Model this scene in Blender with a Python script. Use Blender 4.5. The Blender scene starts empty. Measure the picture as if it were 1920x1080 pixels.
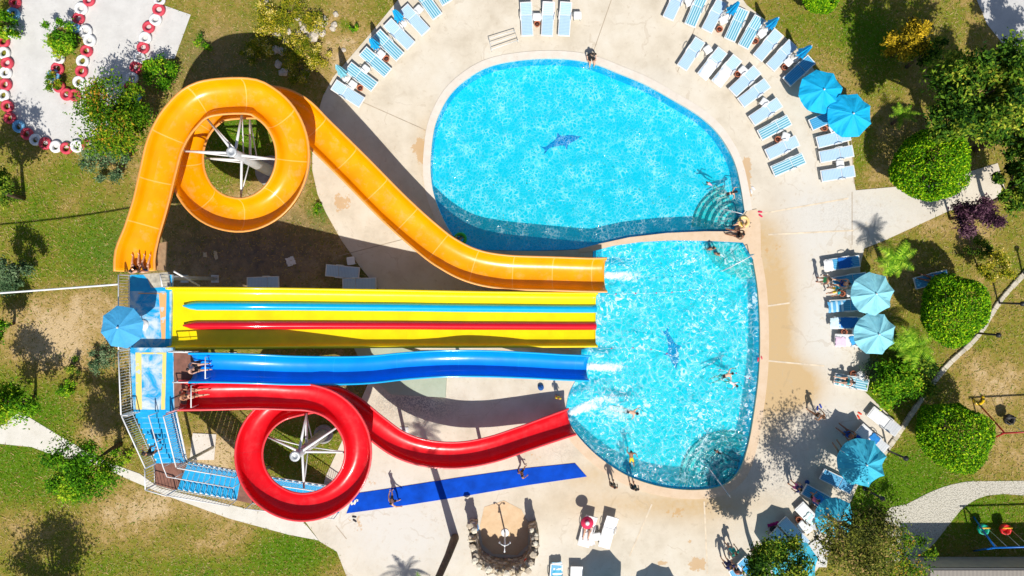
import bpy, bmesh, math, random
from mathutils import Vector, Matrix
from mathutils.geometry import delaunay_2d_cdt
random.seed(7)
scene = bpy.context.scene
COL = scene.collection
H = 41.0          # camera height (m)
PPM = 32.0        # photograph pixels per metre on the ground
R = math.radians

def at(px, py, z=0.0):
    s = (H - z) / H / PPM
    return Vector(((px - 960) * s, (540 - py) * s, z))

# ------------------------------------------------------------------ materials
def lin(r, g, b):
    f = lambda c: (c / 255 / 12.92) if c / 255 <= 0.04045 else ((c / 255 + 0.055) / 1.055) ** 2.4
    return (f(r), f(g), f(b))

def new_mat(name):
    m = bpy.data.materials.new(name); m.use_nodes = True
    nt = m.node_tree; b = nt.nodes['Principled BSDF']
    return m, nt, b

def N(nt, typ, **kw):
    n = nt.nodes.new(typ)
    for k, v in kw.items(): setattr(n, k, v)
    return n

def ramp(nt, src, stops):
    r = N(nt, 'ShaderNodeValToRGB')
    el = r.color_ramp.elements
    while len(el) < len(stops): el.new(0.5)
    for e, (p, c) in zip(el, stops):
        e.position = p; e.color = (*c, 1) if len(c) == 3 else c
    nt.links.new(src, r.inputs[0])
    return r.outputs[0]

def mix(nt, fac, a, b, mode='MIX'):
    n = N(nt, 'ShaderNodeMix', data_type='RGBA', blend_type=mode)
    for sock, v in ((n.inputs[0], fac), (n.inputs[6], a), (n.inputs[7], b)):
        if isinstance(v, (int, float)): sock.default_value = v
        elif isinstance(v, tuple): sock.default_value = (*v, 1)
        else: nt.links.new(v, sock)
    return n.outputs[2]

def math_(nt, op, a, b=0.0, clamp=False):
    n = N(nt, 'ShaderNodeMath', operation=op); n.use_clamp = clamp
    for s, v in ((n.inputs[0], a), (n.inputs[1], b)):
        if isinstance(v, (int, float)): s.default_value = v
        else: nt.links.new(v, s)
    return n.outputs[0]

def noise(nt, scale, detail=4, rough=0.55, coord=None, dist=0.0):
    n = N(nt, 'ShaderNodeTexNoise'); n.inputs['Scale'].default_value = scale
    n.inputs['Detail'].default_value = detail; n.inputs['Roughness'].default_value = rough
    n.inputs['Distortion'].default_value = dist
    if coord is None: coord = N(nt, 'ShaderNodeNewGeometry').outputs['Position']
    nt.links.new(coord, n.inputs['Vector'])
    return n.outputs['Fac']

def attr(nt, name):
    a = N(nt, 'ShaderNodeAttribute'); a.attribute_name = name
    return a

def bump(nt, b, h, strength=0.3, dist=0.05):
    n = N(nt, 'ShaderNodeBump'); n.inputs['Strength'].default_value = strength
    n.inputs['Distance'].default_value = dist
    nt.links.new(h, n.inputs['Height']); nt.links.new(n.outputs[0], b.inputs['Normal'])

def simple(name, col, rough=0.5, var=0.12, scale=3.0, coat=0.0, metal=0.0, bmp=0.0, trans=0.0):
    m, nt, b = new_mat(name)
    oc = N(nt, 'ShaderNodeTexCoord').outputs['Object']
    f = noise(nt, scale, 5, 0.6, oc)
    lo = tuple(c * (1 - var) for c in col); hi = tuple(min(1, c * (1 + var)) for c in col)
    c = ramp(nt, f, [(0.3, lo), (0.7, hi)])
    nt.links.new(c, b.inputs['Base Color'])
    b.inputs['Roughness'].default_value = rough; b.inputs['Metallic'].default_value = metal
    b.inputs['Coat Weight'].default_value = coat; b.inputs['Coat Roughness'].default_value = 0.12
    if bmp: bump(nt, b, noise(nt, scale * 6, 4, 0.6, oc), bmp, 0.02)
    return m

MATS = {}
def M(name, *a, **k):
    if name not in MATS: MATS[name] = simple(name, *a, **k)
    return MATS[name]

# ------------------------------------------------------------------ mesh builder
class MB:
    def __init__(s): s.v = []; s.f = []; s.m = []; s.uv = {}; s.smooth = []
    def add(s, verts, faces, mi=0, smooth=False, uvs=None):
        o = len(s.v); s.v += [tuple(v) for v in verts]
        for k, f in enumerate(faces):
            if uvs: s.uv[len(s.f)] = uvs[k]
            s.f.append(tuple(i + o for i in f)); s.m.append(mi); s.smooth.append(smooth)
    def box(s, c, size, rz=0.0, mi=0, bev=0.0, mat=None):
        x, y, z = size[0] / 2, size[1] / 2, size[2] / 2
        T = mat if mat is not None else Matrix.Translation(Vector(c)) @ Matrix.Rotation(rz, 4, 'Z')
        if bev <= 0:
            vs = [T @ Vector((a * x, b * y, d * z)) for d in (-1, 1) for a, b in ((-1, -1), (1, -1), (1, 1), (-1, 1))]
            s.add(vs, [(3, 2, 1, 0), (4, 5, 6, 7), (0, 1, 5, 4), (1, 2, 6, 5), (2, 3, 7, 6), (3, 0, 4, 7)], mi)
        else:
            ring = [(-x + bev, -y), (x - bev, -y), (x, -y + bev), (x, y - bev), (x - bev, y), (-x + bev, y), (-x, y - bev), (-x, -y + bev)]
            sh = [(p[0] * (x - bev * .8) / x, p[1] * (y - bev * .8) / y) for p in ring]
            vs = [T @ Vector((*p, -z)) for p in ring] + [T @ Vector((*p, z - bev * .6)) for p in ring] + [T @ Vector((*p, z)) for p in sh]
            fs = [tuple(range(7, -1, -1)), tuple(range(16, 24))]
            for k in range(2):
                for i in range(8):
                    j = (i + 1) % 8; fs.append((k * 8 + i, k * 8 + j, k * 8 + 8 + j, k * 8 + 8 + i))
            s.add(vs, fs, mi)
    def tube(s, pts, r, n=8, mi=0, cap=True, smooth=True):
        pts = [Vector(p) for p in pts]; rs = r if isinstance(r, (list, tuple)) else [r] * len(pts)
        vs = []; prev = None
        for i, p in enumerate(pts):
            t = (pts[min(i + 1, len(pts) - 1)] - pts[max(i - 1, 0)]).normalized()
            if prev is None:
                a = Vector((0, 0, 1)) if abs(t.z) < 0.9 else Vector((1, 0, 0))
                u = t.cross(a).normalized()
            else:
                u = (prev - t * prev.dot(t)).normalized()
            prev = u; w = t.cross(u)
            vs += [p + (u * math.cos(2 * math.pi * k / n) + w * math.sin(2 * math.pi * k / n)) * rs[i] for k in range(n)]
        fs = []
        for i in range(len(pts) - 1):
            for k in range(n):
                j = (k + 1) % n; fs.append((i * n + k, i * n + j, i * n + n + j, i * n + n + k))
        s.add(vs, fs, mi, smooth)
        if cap:
            o = len(s.v) - len(vs); L = len(pts) - 1
            s.f += [tuple(o + k for k in range(n - 1, -1, -1)), tuple(o + L * n + k for k in range(n))]
            s.m += [mi, mi]; s.smooth += [False, False]
    def lathe(s, prof, n=16, c=(0, 0, 0), mi=0, smooth=True, closed=False):
        vs = [(c[0] + r * math.cos(2 * math.pi * k / n), c[1] + r * math.sin(2 * math.pi * k / n), c[2] + z) for r, z in prof for k in range(n)]
        fs = []; L = len(prof)
        for i in range(L if closed else L - 1):
            i2 = (i + 1) % L
            for k in range(n):
                j = (k + 1) % n; fs.append((i * n + k, i * n + j, i2 * n + j, i2 * n + k))
        if not closed:
            if prof[0][0] > 1e-4: fs.append(tuple(range(n - 1, -1, -1)))
            if prof[-1][0] > 1e-4: fs.append(tuple((L - 1) * n + k for k in range(n)))
        s.add(vs, fs, mi, smooth)
    def build(s, name, mats, parent=None, loc=None, rz=0.0, col=None):
        me = bpy.data.meshes.new(name)
        me.from_pydata(s.v, [], s.f)
        if not isinstance(mats, (list, tuple)): mats = [mats]
        for m in mats: me.materials.append(m)
        me.polygons.foreach_set('material_index', s.m)
        me.polygons.foreach_set('use_smooth', s.smooth)
        if s.uv:
            ul = me.uv_layers.new(name='UVMap')
            for p in me.polygons:
                if p.index in s.uv:
                    for li, u in zip(p.loop_indices, s.uv[p.index]): ul.data[li].uv = u
        me.update()
        return link(name, me, parent, loc, rz)

def link(name, me, parent=None, loc=None, rz=0.0):
    o = bpy.data.objects.new(name, me); COL.objects.link(o)
    if parent is not None: o.parent = parent
    if loc is not None: o.location = loc
    if rz: o.rotation_euler = (0, 0, rz)
    return o

def tag(o, label=None, cat=None, group=None, kind=None):
    if label: o['label'] = label
    if cat: o['category'] = cat
    if group: o['group'] = group
    if kind: o['kind'] = kind
    return o

def empty(name, loc=(0, 0, 0), rz=0.0, label=None, cat=None, group=None):
    o = bpy.data.objects.new(name, None); COL.objects.link(o)
    o.location = loc; o.rotation_euler = (0, 0, rz); o.empty_display_size = 0.2
    return tag(o, label, cat, group)

KIDS = {}
def copy_tree(o, parent=None):
    c = o.copy(); COL.objects.link(c)
    if parent is not None: c.parent = parent
    for ch in list(o.children): copy_tree(ch, c)
    return c

ORD = 'first second third fourth fifth sixth seventh eighth ninth tenth eleventh twelfth thirteenth fourteenth fifteenth sixteenth seventeenth eighteenth nineteenth twentieth'.split()

# ------------------------------------------------------------------ 2-D fills
def smooth_loop(pts, per=6, closed=True):
    n = len(pts); out = []
    pts = [Vector(p) for p in pts]
    rng = range(n) if closed else range(n - 1)
    for i in rng:
        if closed: p0, p1, p2, p3 = pts[i - 1], pts[i], pts[(i + 1) % n], pts[(i + 2) % n]
        else: p0, p1, p2, p3 = pts[max(i - 1, 0)], pts[i], pts[i + 1], pts[min(i + 2, n - 1)]
        for k in range(per):
            t = k / per
            out.append(0.5 * ((2 * p1) + (p2 - p0) * t + (2 * p0 - 5 * p1 + 4 * p2 - p3) * t * t + (3 * p1 - p0 - 3 * p2 + p3) * t ** 3))
    if not closed: out.append(pts[-1])
    return out

def pip(x, y, poly):
    c = False; j = len(poly) - 1
    for i in range(len(poly)):
        xi, yi = poly[i][0], poly[i][1]; xj, yj = poly[j][0], poly[j][1]
        if (yi > y) != (yj > y) and x < (xj - xi) * (y - yi) / (yj - yi) + xi: c = not c
        j = i
    return c

def gauss(fields, x, y):
    s = 0.0
    for (gx, gy, rx, ry, a) in fields:
        d = ((x - gx) / rx) ** 2 + ((y - gy) / ry) ** 2
        if d < 6: s += a * math.exp(-d)
    return s

def G(lst):     # gaussian blobs given in photo pixels -> metres
    out = []
    for t in lst:
        px, py, rx, ry, a = t
        p = at(px, py); out.append((p.x, p.y, rx / PPM, ry / PPM, a))
    return out

def fill(name, outer, holes, z, mats, spacing=None, attrs=None, bounds=None):
    """Tessellated flat sheet with optional interior grid and named float attributes."""
    vs = []; es = []
    def ring(poly):
        o = len(vs)
        for p in poly: vs.append(Vector((p[0], p[1])))
        for i in range(len(poly)): es.append((o + i, o + (i + 1) % len(poly)))
    ring(outer)
    for h in holes: ring(h)
    if spacing:
        xs = [p[0] for p in outer]; ys = [p[1] for p in outer]
        x0, x1, y0, y1 = bounds or (min(xs), max(xs), min(ys), max(ys))
        ny = int((y1 - y0) / spacing) + 1; nx = int((x1 - x0) / spacing) + 1
        for j in range(ny):
            for i in range(nx):
                x = x0 + (i + 0.5 * (j % 2)) * spacing; y = y0 + j * spacing
                if pip(x, y, outer): vs.append(Vector((x, y)))
    ov, oe, of, *_ = delaunay_2d_cdt(vs, es, [], 1, 1e-4)
    fs = []
    for f in of:
        cx = sum(ov[i][0] for i in f) / len(f); cy = sum(ov[i][1] for i in f) / len(f)
        if not pip(cx, cy, outer): continue
        if any(pip(cx, cy, h) for h in holes): continue
        a, b, c = (ov[i] for i in f[:3])
        if (b[0] - a[0]) * (c[1] - a[1]) - (b[1] - a[1]) * (c[0] - a[0]) < 0: f = list(reversed(f))
        fs.append(tuple(f))
    me = bpy.data.meshes.new(name)
    me.from_pydata([(v[0], v[1], z) for v in ov], [], fs)
    for m in (mats if isinstance(mats, (list, tuple)) else [mats]): me.materials.append(m)
    for an, flds in (attrs or {}).items():
        a = me.attributes.new(an, 'FLOAT', 'POINT')
        a.data.foreach_set('value', [max(0, gauss(flds, v[0], v[1])) for v in ov])
    me.update()
    return link(name, me)

def px_poly(lst, z=0.0): return [at(p[0], p[1], z) for p in lst]
# ------------------------------------------------------------------ setting materials
def mat_ground():
    m, nt, b = new_mat('lawn_and_soil')
    g = attr(nt, 'green').outputs['Fac']; d = attr(nt, 'dirt').outputs['Fac']
    n1 = noise(nt, 0.28, 5, 0.6); n2 = noise(nt, 1.7, 6, 0.7); n3 = noise(nt, 9.0, 5, 0.75, dist=0.6); n4 = noise(nt, 0.75, 4, .6)
    f = math_(nt, 'ADD', math_(nt, 'MULTIPLY', n1, 0.85), math_(nt, 'MULTIPLY', n2, 0.75))
    f = math_(nt, 'SUBTRACT', f, 0.16)
    f = math_(nt, 'ADD', f, math_(nt, 'MULTIPLY', g, 0.40))
    f = math_(nt, 'SUBTRACT', f, math_(nt, 'MULTIPLY', d, 0.36))
    f = math_(nt, 'ADD', f, math_(nt, 'MULTIPLY', math_(nt, 'SUBTRACT', n3, 0.5), 0.95))
    c = ramp(nt, f, [(0.30, (0.62, 0.46, 0.26)), (0.47, (0.44, 0.30, 0.11)), (0.60, (0.29, 0.225, 0.045)), (0.76, (0.185, 0.215, 0.016)), (1.0, (0.10, 0.20, 0.006))])
    c = mix(nt, math_(nt, 'MULTIPLY', math_(nt, 'GREATER_THAN', n3, 0.60), 0.55), c, (0.62, 0.49, 0.29))
    so = math_(nt, 'MULTIPLY', attr(nt, 'soil').outputs['Fac'], math_(nt, 'ADD', n2, 0.3), True)  # 'soil' attribute: slide shade painted as grey-brown into the ground colour
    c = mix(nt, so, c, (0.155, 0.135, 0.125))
    c = mix(nt, math_(nt, 'MULTIPLY', math_(nt, 'LESS_THAN', n3, 0.40), 0.55), c, (0.10, 0.085, 0.02))
    nt.links.new(c, b.inputs['Base Color']); b.inputs['Roughness'].default_value = 0.95
    b.inputs['Specular IOR Level'].default_value = 0.1
    bump(nt, b, n3, 0.8, 0.08)
    return m

def mat_deck():
    m, nt, b = new_mat('poured_concrete')
    w = attr(nt, 'warm').outputs['Fac']; g = attr(nt, 'grey').outputs['Fac']; s = attr(nt, 'stain').outputs['Fac']; rb = attr(nt, 'rubble').outputs['Fac']
    n1 = noise(nt, 0.5, 6, 0.65); n2 = noise(nt, 3.0, 6, 0.7); n3 = noise(nt, 14, 5, 0.7)
    c = ramp(nt, n1, [(0.3, (0.57, 0.50, 0.395)), (0.5, (0.68, 0.61, 0.50)), (0.72, (0.74, 0.685, 0.59))])
    gf = math_(nt, 'MULTIPLY', g, math_(nt, 'ADD', math_(nt, 'MULTIPLY', n2, 1.2), 0.4), True)
    c = mix(nt, gf, c, (0.67, 0.645, 0.60))
    wf = math_(nt, 'MULTIPLY', w, math_(nt, 'ADD', math_(nt, 'MULTIPLY', n2, 1.3), 0.45), True)
    c = mix(nt, wf, c, (0.58, 0.415, 0.225))
    sf = math_(nt, 'MULTIPLY', s, 1.0)
    sf = math_(nt, 'GREATER_THAN', math_(nt, 'ADD', sf, math_(nt, 'MULTIPLY', math_(nt, 'SUBTRACT', n2, 0.5), 1.8)), 0.55)
    c = mix(nt, math_(nt, 'MULTIPLY', sf, 0.65), c, (0.56, 0.33, 0.13))
    # fine dirt specks and faint wear
    c = mix(nt, math_(nt, 'MULTIPLY', math_(nt, 'LESS_THAN', n2, 0.37), 0.28), c, (0.46, 0.36, 0.24))
    c = mix(nt, math_(nt, 'MULTIPLY', math_(nt, 'GREATER_THAN', n3, 0.66), 0.25), c, (0.42, 0.34, 0.25))
    rf = math_(nt, 'MULTIPLY', math_(nt, 'GREATER_THAN', n3, 0.5), math_(nt, 'MULTIPLY', rb, 0.8), True)
    c = mix(nt, rf, c, (0.30, 0.28, 0.26))
    n5 = noise(nt, 1.3, 7, 0.72, dist=1.5); n6 = noise(nt, 28, 3, 0.6)
    c = mix(nt, math_(nt, 'MULTIPLY', math_(nt, 'SUBTRACT', n5, 0.54, True), 2.2, True), c, (0.50, 0.42, 0.32))
    c = mix(nt, math_(nt, 'MULTIPLY', math_(nt, 'LESS_THAN', n6, 0.34), 0.3), c, (0.40, 0.34, 0.27))
    # hairline cracks
    v = N(nt, 'ShaderNodeTexVoronoi', feature='DISTANCE_TO_EDGE'); v.inputs['Scale'].default_value = 0.22
    geo = N(nt, 'ShaderNodeNewGeometry').outputs['Position']
    nz = N(nt, 'ShaderNodeTexNoise'); nz.inputs['Scale'].default_value = 0.9; nz.inputs['Detail'].default_value = 5
    nt.links.new(geo, nz.inputs['Vector'])
    vm = N(nt, 'ShaderNodeVectorMath', operation='MULTIPLY_ADD'); nt.links.new(nz.outputs['Color'], vm.inputs[0])
    vm.inputs[1].default_value = (1.6, 1.6, 0); nt.links.new(geo, vm.inputs[2]); nt.links.new(vm.outputs[0], v.inputs['Vector'])
    cr = math_(nt, 'MULTIPLY', math_(nt, 'LESS_THAN', v.outputs['Distance'], 0.008), math_(nt, 'GREATER_THAN', n1, 0.52))
    c = mix(nt, math_(nt, 'MULTIPLY', cr, 0.22), c, (0.40, 0.30, 0.19))
    nt.links.new(c, b.inputs['Base Color']); b.inputs['Roughness'].default_value = 0.9
    b.inputs['Specular IOR Level'].default_value = 0.2
    bump(nt, b, n3, 0.25, 0.03)
    return m

def mat_pale(name, c1, c2, sc=1.2):
    m, nt, b = new_mat(name)
    n1 = noise(nt, sc, 6, 0.65); n2 = noise(nt, 7.0, 5, 0.7)
    c = ramp(nt, n1, [(0.32, c1), (0.66, c2)])
    c = mix(nt, math_(nt, 'MULTIPLY', math_(nt, 'LESS_THAN', n2, 0.36), 0.3), c, tuple(x * 0.55 for x in c1))
    nt.links.new(c, b.inputs['Base Color']); b.inputs['Roughness'].default_value = 0.9
    bump(nt, b, n2, 0.3, 0.03)
    return m

def mat_gravel():
    m, nt, b = new_mat('gravel_stones')
    v = N(nt, 'ShaderNodeTexVoronoi'); v.inputs['Scale'].default_value = 13
    geo = N(nt, 'ShaderNodeNewGeometry').outputs['Position']; nt.links.new(geo, v.inputs['Vector'])
    c = ramp(nt, v.outputs['Distance'], [(0.2, (0.66, 0.63, 0.55)), (0.85, (0.34, 0.32, 0.26))])
    n = noise(nt, 0.8, 4)
    c = mix(nt, math_(nt, 'MULTIPLY', n, 0.5), c, (0.64, 0.60, 0.50))
    nt.links.new(c, b.inputs['Base Color']); b.inputs['Roughness'].default_value = 0.95
    bump(nt, b, v.outputs['Distance'], 0.8, 0.05)
    return m

def mat_pool_floor():
    m, nt, b = new_mat('pool_mosaic')
    n1 = noise(nt, 0.25, 3); 
    br = N(nt, 'ShaderNodeTexBrick'); br.offset = 0; br.inputs['Scale'].default_value = 5.0
    geo = N(nt, 'ShaderNodeNewGeometry').outputs['Position']; nt.links.new(geo, br.inputs['Vector'])
    br.inputs['Color1'].default_value = (0.26, 0.88, 0.98, 1); br.inputs['Color2'].default_value = (0.24, 0.84, 0.97, 1)
    br.inputs['Mortar'].default_value = (0.36, 0.90, 0.98, 1); br.inputs['Mortar Size'].default_value = 0.03
    br.inputs['Brick Width'].default_value = 1; br.inputs['Row Height'].default_value = 1
    c = mix(nt, math_(nt, 'MULTIPLY', n1, 0.4), br.outputs['Color'], (0.16, 0.78, 0.96))
    nt.links.new(c, b.inputs['Base Color']); b.inputs['Roughness'].default_value = 0.5
    return m

def mat_water(name, chop, tint_lo, tint_hi, scale, foam=0.0, scat=0.2, glint_net=0.5):
    """Clear surface: ripples focus and thin the light that passes, sun glints come from the rippled gloss."""
    m = bpy.data.materials.new(name); m.use_nodes = True
    nt = m.node_tree; nt.nodes.clear()
    out = N(nt, 'ShaderNodeOutputMaterial')
    geo = N(nt, 'ShaderNodeNewGeometry').outputs['Position']
    nz = N(nt, 'ShaderNodeTexNoise'); nz.inputs['Scale'].default_value = 0.7; nz.inputs['Detail'].default_value = 3
    nt.links.new(geo, nz.inputs['Vector'])
    vm = N(nt, 'ShaderNodeVectorMath', operation='MULTIPLY_ADD'); nt.links.new(nz.outputs['Color'], vm.inputs[0])
    vm.inputs[1].default_value = (0.8, 0.8, 0); nt.links.new(geo, vm.inputs[2])
    v = N(nt, 'ShaderNodeTexVoronoi', feature='DISTANCE_TO_EDGE'); v.inputs['Scale'].default_value = scale
    nt.links.new(vm.outputs[0], v.inputs['Vector'])
    v2 = N(nt, 'ShaderNodeTexVoronoi', feature='DISTANCE_TO_EDGE'); v2.inputs['Scale'].default_value = scale * 0.57
    nt.links.new(vm.outputs[0], v2.inputs['Vector'])
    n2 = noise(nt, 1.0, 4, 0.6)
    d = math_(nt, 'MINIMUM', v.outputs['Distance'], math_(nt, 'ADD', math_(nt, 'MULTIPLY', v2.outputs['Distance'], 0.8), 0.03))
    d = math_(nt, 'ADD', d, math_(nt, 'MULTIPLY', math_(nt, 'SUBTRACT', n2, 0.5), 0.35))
    c = ramp(nt, d, [(0.0, tint_hi), (0.055, tuple(a * .35 + b_ * .65 for a, b_ in zip(tint_hi, tint_lo))), (0.16, tint_lo)])  # caustic light pattern painted into the transmitted tint
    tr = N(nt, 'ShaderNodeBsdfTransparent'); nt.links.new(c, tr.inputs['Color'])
    gl = N(nt, 'ShaderNodeBsdfGlossy'); gl.inputs['Roughness'].default_value = 0.07
    bp = N(nt, 'ShaderNodeBump'); bp.inputs['Strength'].default_value = 1.0; bp.inputs['Distance'].default_value = chop
    h1 = noise(nt, 3.2, 3, 0.55, vm.outputs[0]); nt.links.new(h1, bp.inputs['Height']); nt.links.new(bp.outputs[0], gl.inputs['Normal'])
    ms = N(nt, 'ShaderNodeMixShader'); ms.inputs[0].default_value = 0.05
    nt.links.new(tr.outputs[0], ms.inputs[1]); nt.links.new(gl.outputs[0], ms.inputs[2])
    # suspended bubbles scatter a little light back
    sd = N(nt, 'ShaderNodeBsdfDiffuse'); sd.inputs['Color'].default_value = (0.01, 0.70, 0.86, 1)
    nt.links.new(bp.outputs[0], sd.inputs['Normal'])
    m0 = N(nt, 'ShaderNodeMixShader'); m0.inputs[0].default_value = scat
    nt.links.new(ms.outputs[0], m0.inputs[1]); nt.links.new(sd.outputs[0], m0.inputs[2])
    # sun glints and caustic lines painted as pale diffuse on the ripple crests
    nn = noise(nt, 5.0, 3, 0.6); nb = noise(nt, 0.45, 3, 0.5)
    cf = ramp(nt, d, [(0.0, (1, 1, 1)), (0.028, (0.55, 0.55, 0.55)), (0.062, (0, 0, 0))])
    cf = math_(nt, 'MULTIPLY', math_(nt, 'MULTIPLY', cf, math_(nt, 'MULTIPLY', math_(nt, 'SUBTRACT', nn, 0.36, True), 3.6, True)), math_(nt, 'MULTIPLY', math_(nt, 'ADD', math_(nt, 'MULTIPLY', nb, 0.6), 0.45), glint_net), True)
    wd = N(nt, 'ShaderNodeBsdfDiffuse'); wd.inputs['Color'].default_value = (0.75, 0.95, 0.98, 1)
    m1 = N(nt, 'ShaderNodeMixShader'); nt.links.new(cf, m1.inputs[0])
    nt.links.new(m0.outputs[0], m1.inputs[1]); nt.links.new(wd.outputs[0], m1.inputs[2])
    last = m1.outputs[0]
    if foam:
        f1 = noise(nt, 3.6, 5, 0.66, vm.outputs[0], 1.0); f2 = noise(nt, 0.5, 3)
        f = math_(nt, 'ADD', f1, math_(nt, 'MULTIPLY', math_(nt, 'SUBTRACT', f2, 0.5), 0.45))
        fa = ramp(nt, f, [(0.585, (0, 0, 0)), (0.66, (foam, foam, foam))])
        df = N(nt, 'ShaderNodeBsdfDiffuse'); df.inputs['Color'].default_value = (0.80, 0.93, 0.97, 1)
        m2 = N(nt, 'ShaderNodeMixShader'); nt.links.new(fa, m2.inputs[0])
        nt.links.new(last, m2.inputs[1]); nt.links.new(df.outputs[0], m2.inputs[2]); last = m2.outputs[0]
    nt.links.new(last, out.inputs['Surface'])
    return m

# ------------------------------------------------------------------ outlines
def span(lst, per=6): return smooth_loop([at(x, y) for x, y in lst], per, closed=False)
U_ARC = [(1372, 434), (1320, 434), (1250, 437), (1180, 445), (1120, 458), (1085, 467), (1000, 470), (930, 469), (880, 465), (848, 440), (828, 405), (813, 365), (807, 325), (808, 285), (814, 240), (828, 203), (848, 172), (876, 147), (908, 128), (945, 117), (1000, 110), (1060, 110), (1110, 118), (1160, 137), (1210, 158), (1262, 187), (1308, 215), (1342, 245), (1366, 280), (1380, 312), (1389, 350), (1396, 395)]
UPPER = [(p.x, p.y) for p in span(U_ARC)]
LOWER = [(p.x, p.y) for p in span([(1112, 471), (1150, 461), (1200, 454), (1260, 451), (1330, 452)])[:-1] + [at(1330, 452), at(1392, 455)] +
         span([(1412, 488), (1421, 545), (1425, 620), (1423, 700), (1413, 780), (1402, 838), (1385, 885), (1352, 912), (1300, 919), (1240, 913), (1180, 894), (1130, 863), (1092, 828), (1068, 795), (1060, 770)])[:-1] +
         span([(1060, 770), (1068, 735), (1085, 700), (1090, 655)]) + [at(1107, 650), at(1107, 545), at(1110, 500)]]
def offset(poly, d):
    n = len(poly); out = []
    area = sum(poly[i][0] * poly[(i + 1) % n][1] - poly[(i + 1) % n][0] * poly[i][1] for i in range(n))
    sg = 1 if area > 0 else -1
    for i in range(n):
        a = Vector(poly[i - 1][:2]); b = Vector(poly[i][:2]); c = Vector(poly[(i + 1) % n][:2])
        e1 = (b - a); e2 = (c - b)
        if e1.length < 1e-6 or e2.length < 1e-6: out.append((b.x, b.y)); continue
        e1.normalize(); e2.normalize()
        n1 = Vector((e1.y, -e1.x)) * sg; n2 = Vector((e2.y, -e2.x)) * sg
        nn = n1 + n2
        if nn.length < 1e-3: nn = n1
        nn.normalize(); k = min(1.6, 1 / max(0.4, nn.dot(n1)))
        out.append((b.x + nn.x * d * k, b.y + nn.y * d * k))
    return out

DECK_PX = [(775, -60), (745, 2), (700, 57), (660, 104), (625, 145), (606, 180), (594, 220), (586, 270), (586, 320), (596, 365), (612, 400), (640, 450), (675, 500), (712, 545), (728, 600), (705, 660), (690, 720), (668, 770), (640, 830), (612, 890), (600, 935), (560, 960), (600, 1015), (632, 1034), (652, 1085), (675, 1180),
           (1420, 1180), (1500, 1110), (1545, 1050), (1575, 985), (1610, 905), (1655, 852), (1692, 803), (1622, 735), (1632, 690), (1628, 640), (1615, 560), (1612, 500), (1620, 466), (1660, 450), (1780, 395), (1888, 371), (1870, 306), (1740, 345), (1604, 357), (1600, 335), (1597, 295), (1588, 250), (1570, 205), (1545, 160), (1520, 122), (1490, 87), (1450, 50), (1400, 10), (1350, -60)]
DECK = [(p.x, p.y) for p in px_poly(DECK_PX)]
TRACK = [(p.x, p.y) for p in px_poly([(36, -60), (28, 25), (16, 65), (10, 120), (12, 180), (22, 224), (40, 241), (70, 265), (107, 278), (150, 277), (195, 269), (232, 240), (250, 190), (250, 150), (262, 112), (328, 110), (358, 28), (312, 12), (298, 6), (306, -60)])]
ISLAND = [(p.x, p.y) for p in px_poly([(88, 68), (112, 50), (140, 55), (158, 76), (165, 98), (155, 135), (150, 158), (150, 182), (126, 178), (108, 160), (104, 140), (112, 112), (100, 98)])]
PATH = [(p.x, p.y) for p in px_poly([(-120, 782), (0, 800), (38, 772), (120, 822), (200, 866), (262, 888), (300, 915), (480, 958), (556, 962), (598, 1013), (540, 1002), (430, 972), (320, 932), (240, 898), (190, 874), (100, 853), (60, 838), (0, 832), (-120, 850)])]
GRAVEL = [(p.x, p.y) for p in span([(1660, 1055), (1660, 962), (1700, 945), (1750, 920), (1800, 905), (1860, 902), (2060, 905), (2060, 940), (1880, 926), (1815, 945), (1778, 985), (1742, 1028), (1700, 1052)], 3)]
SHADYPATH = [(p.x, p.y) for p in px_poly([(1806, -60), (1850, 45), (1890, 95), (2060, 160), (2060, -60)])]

GREEN = G([(50, 890, 110, 60, .8), (20, 860, 60, 60, .6), (230, 1060, 150, 40, .45), (555, 1030, 70, 40, 1.3), (450, 1065, 130, 40, .6), (340, 990, 60, 25, .7), (180, 480, 75, 60, 1.3), (200, 420, 50, 40, .3), (70, 400, 50, 60, .8), (40, 540, 60, 60, .6), (100, 780, 70, 30, .9), (20, 740, 60, 40, .9), (120, 725, 40, 30, .5), (130, 330, 40, 30, .4), (130, 190, 40, 60, .3),
           (1710, 900, 80, 70, 1.6), (1650, 930, 60, 40, 1.3), (1610, 60, 60, 50, .9), (1500, 30, 60, 40, .4), (1650, 100, 40, 60, .9), (1620, 290, 15, 40, .4), (1840, 960, 90, 60, 1.0), (1640, 720, 30, 30, 1.0), (1850, 640, 40, 30, .6), (1700, 440, 50, 30, .2), (1660, 760, 40, 40, .7), (450, 260, 60, 60, 1.5), (600, 395, 15, 15, 1.2), (645, 50, 15, 12, 1.2), (560, 840, 60, 60, .6), (700, 20, 60, 40, .2), (540, 60, 60, 60, .5), (350, 60, 40, 60, .4), (1700, 680, 50, 50, 1.0)])
DIRT = G([(260, 960, 160, 50, .2), (140, 640, 120, 60, .5), (130, 380, 40, 30, .5), (60, 990, 70, 40, .4), (150, 560, 110, 70, .7), (70, 640, 80, 60, .5), (250, 300, 40, 60, .3), (500, 380, 80, 30, .8), (400, 860, 60, 40, 1.0), (470, 500, 150, 60, 1.2), (340, 960, 120, 40, .6), (180, 790, 60, 50, .6), (640, 90, 60, 70, .7), (390, 60, 40, 60, .4), (1700, 240, 60, 40, .5), (1850, 850, 60, 80, .6), (1740, 430, 70, 30, .5), (1880, 700, 60, 60, .5), (1640, 320, 25, 40, .5), (350, 1020, 120, 40, .5)])

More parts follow.
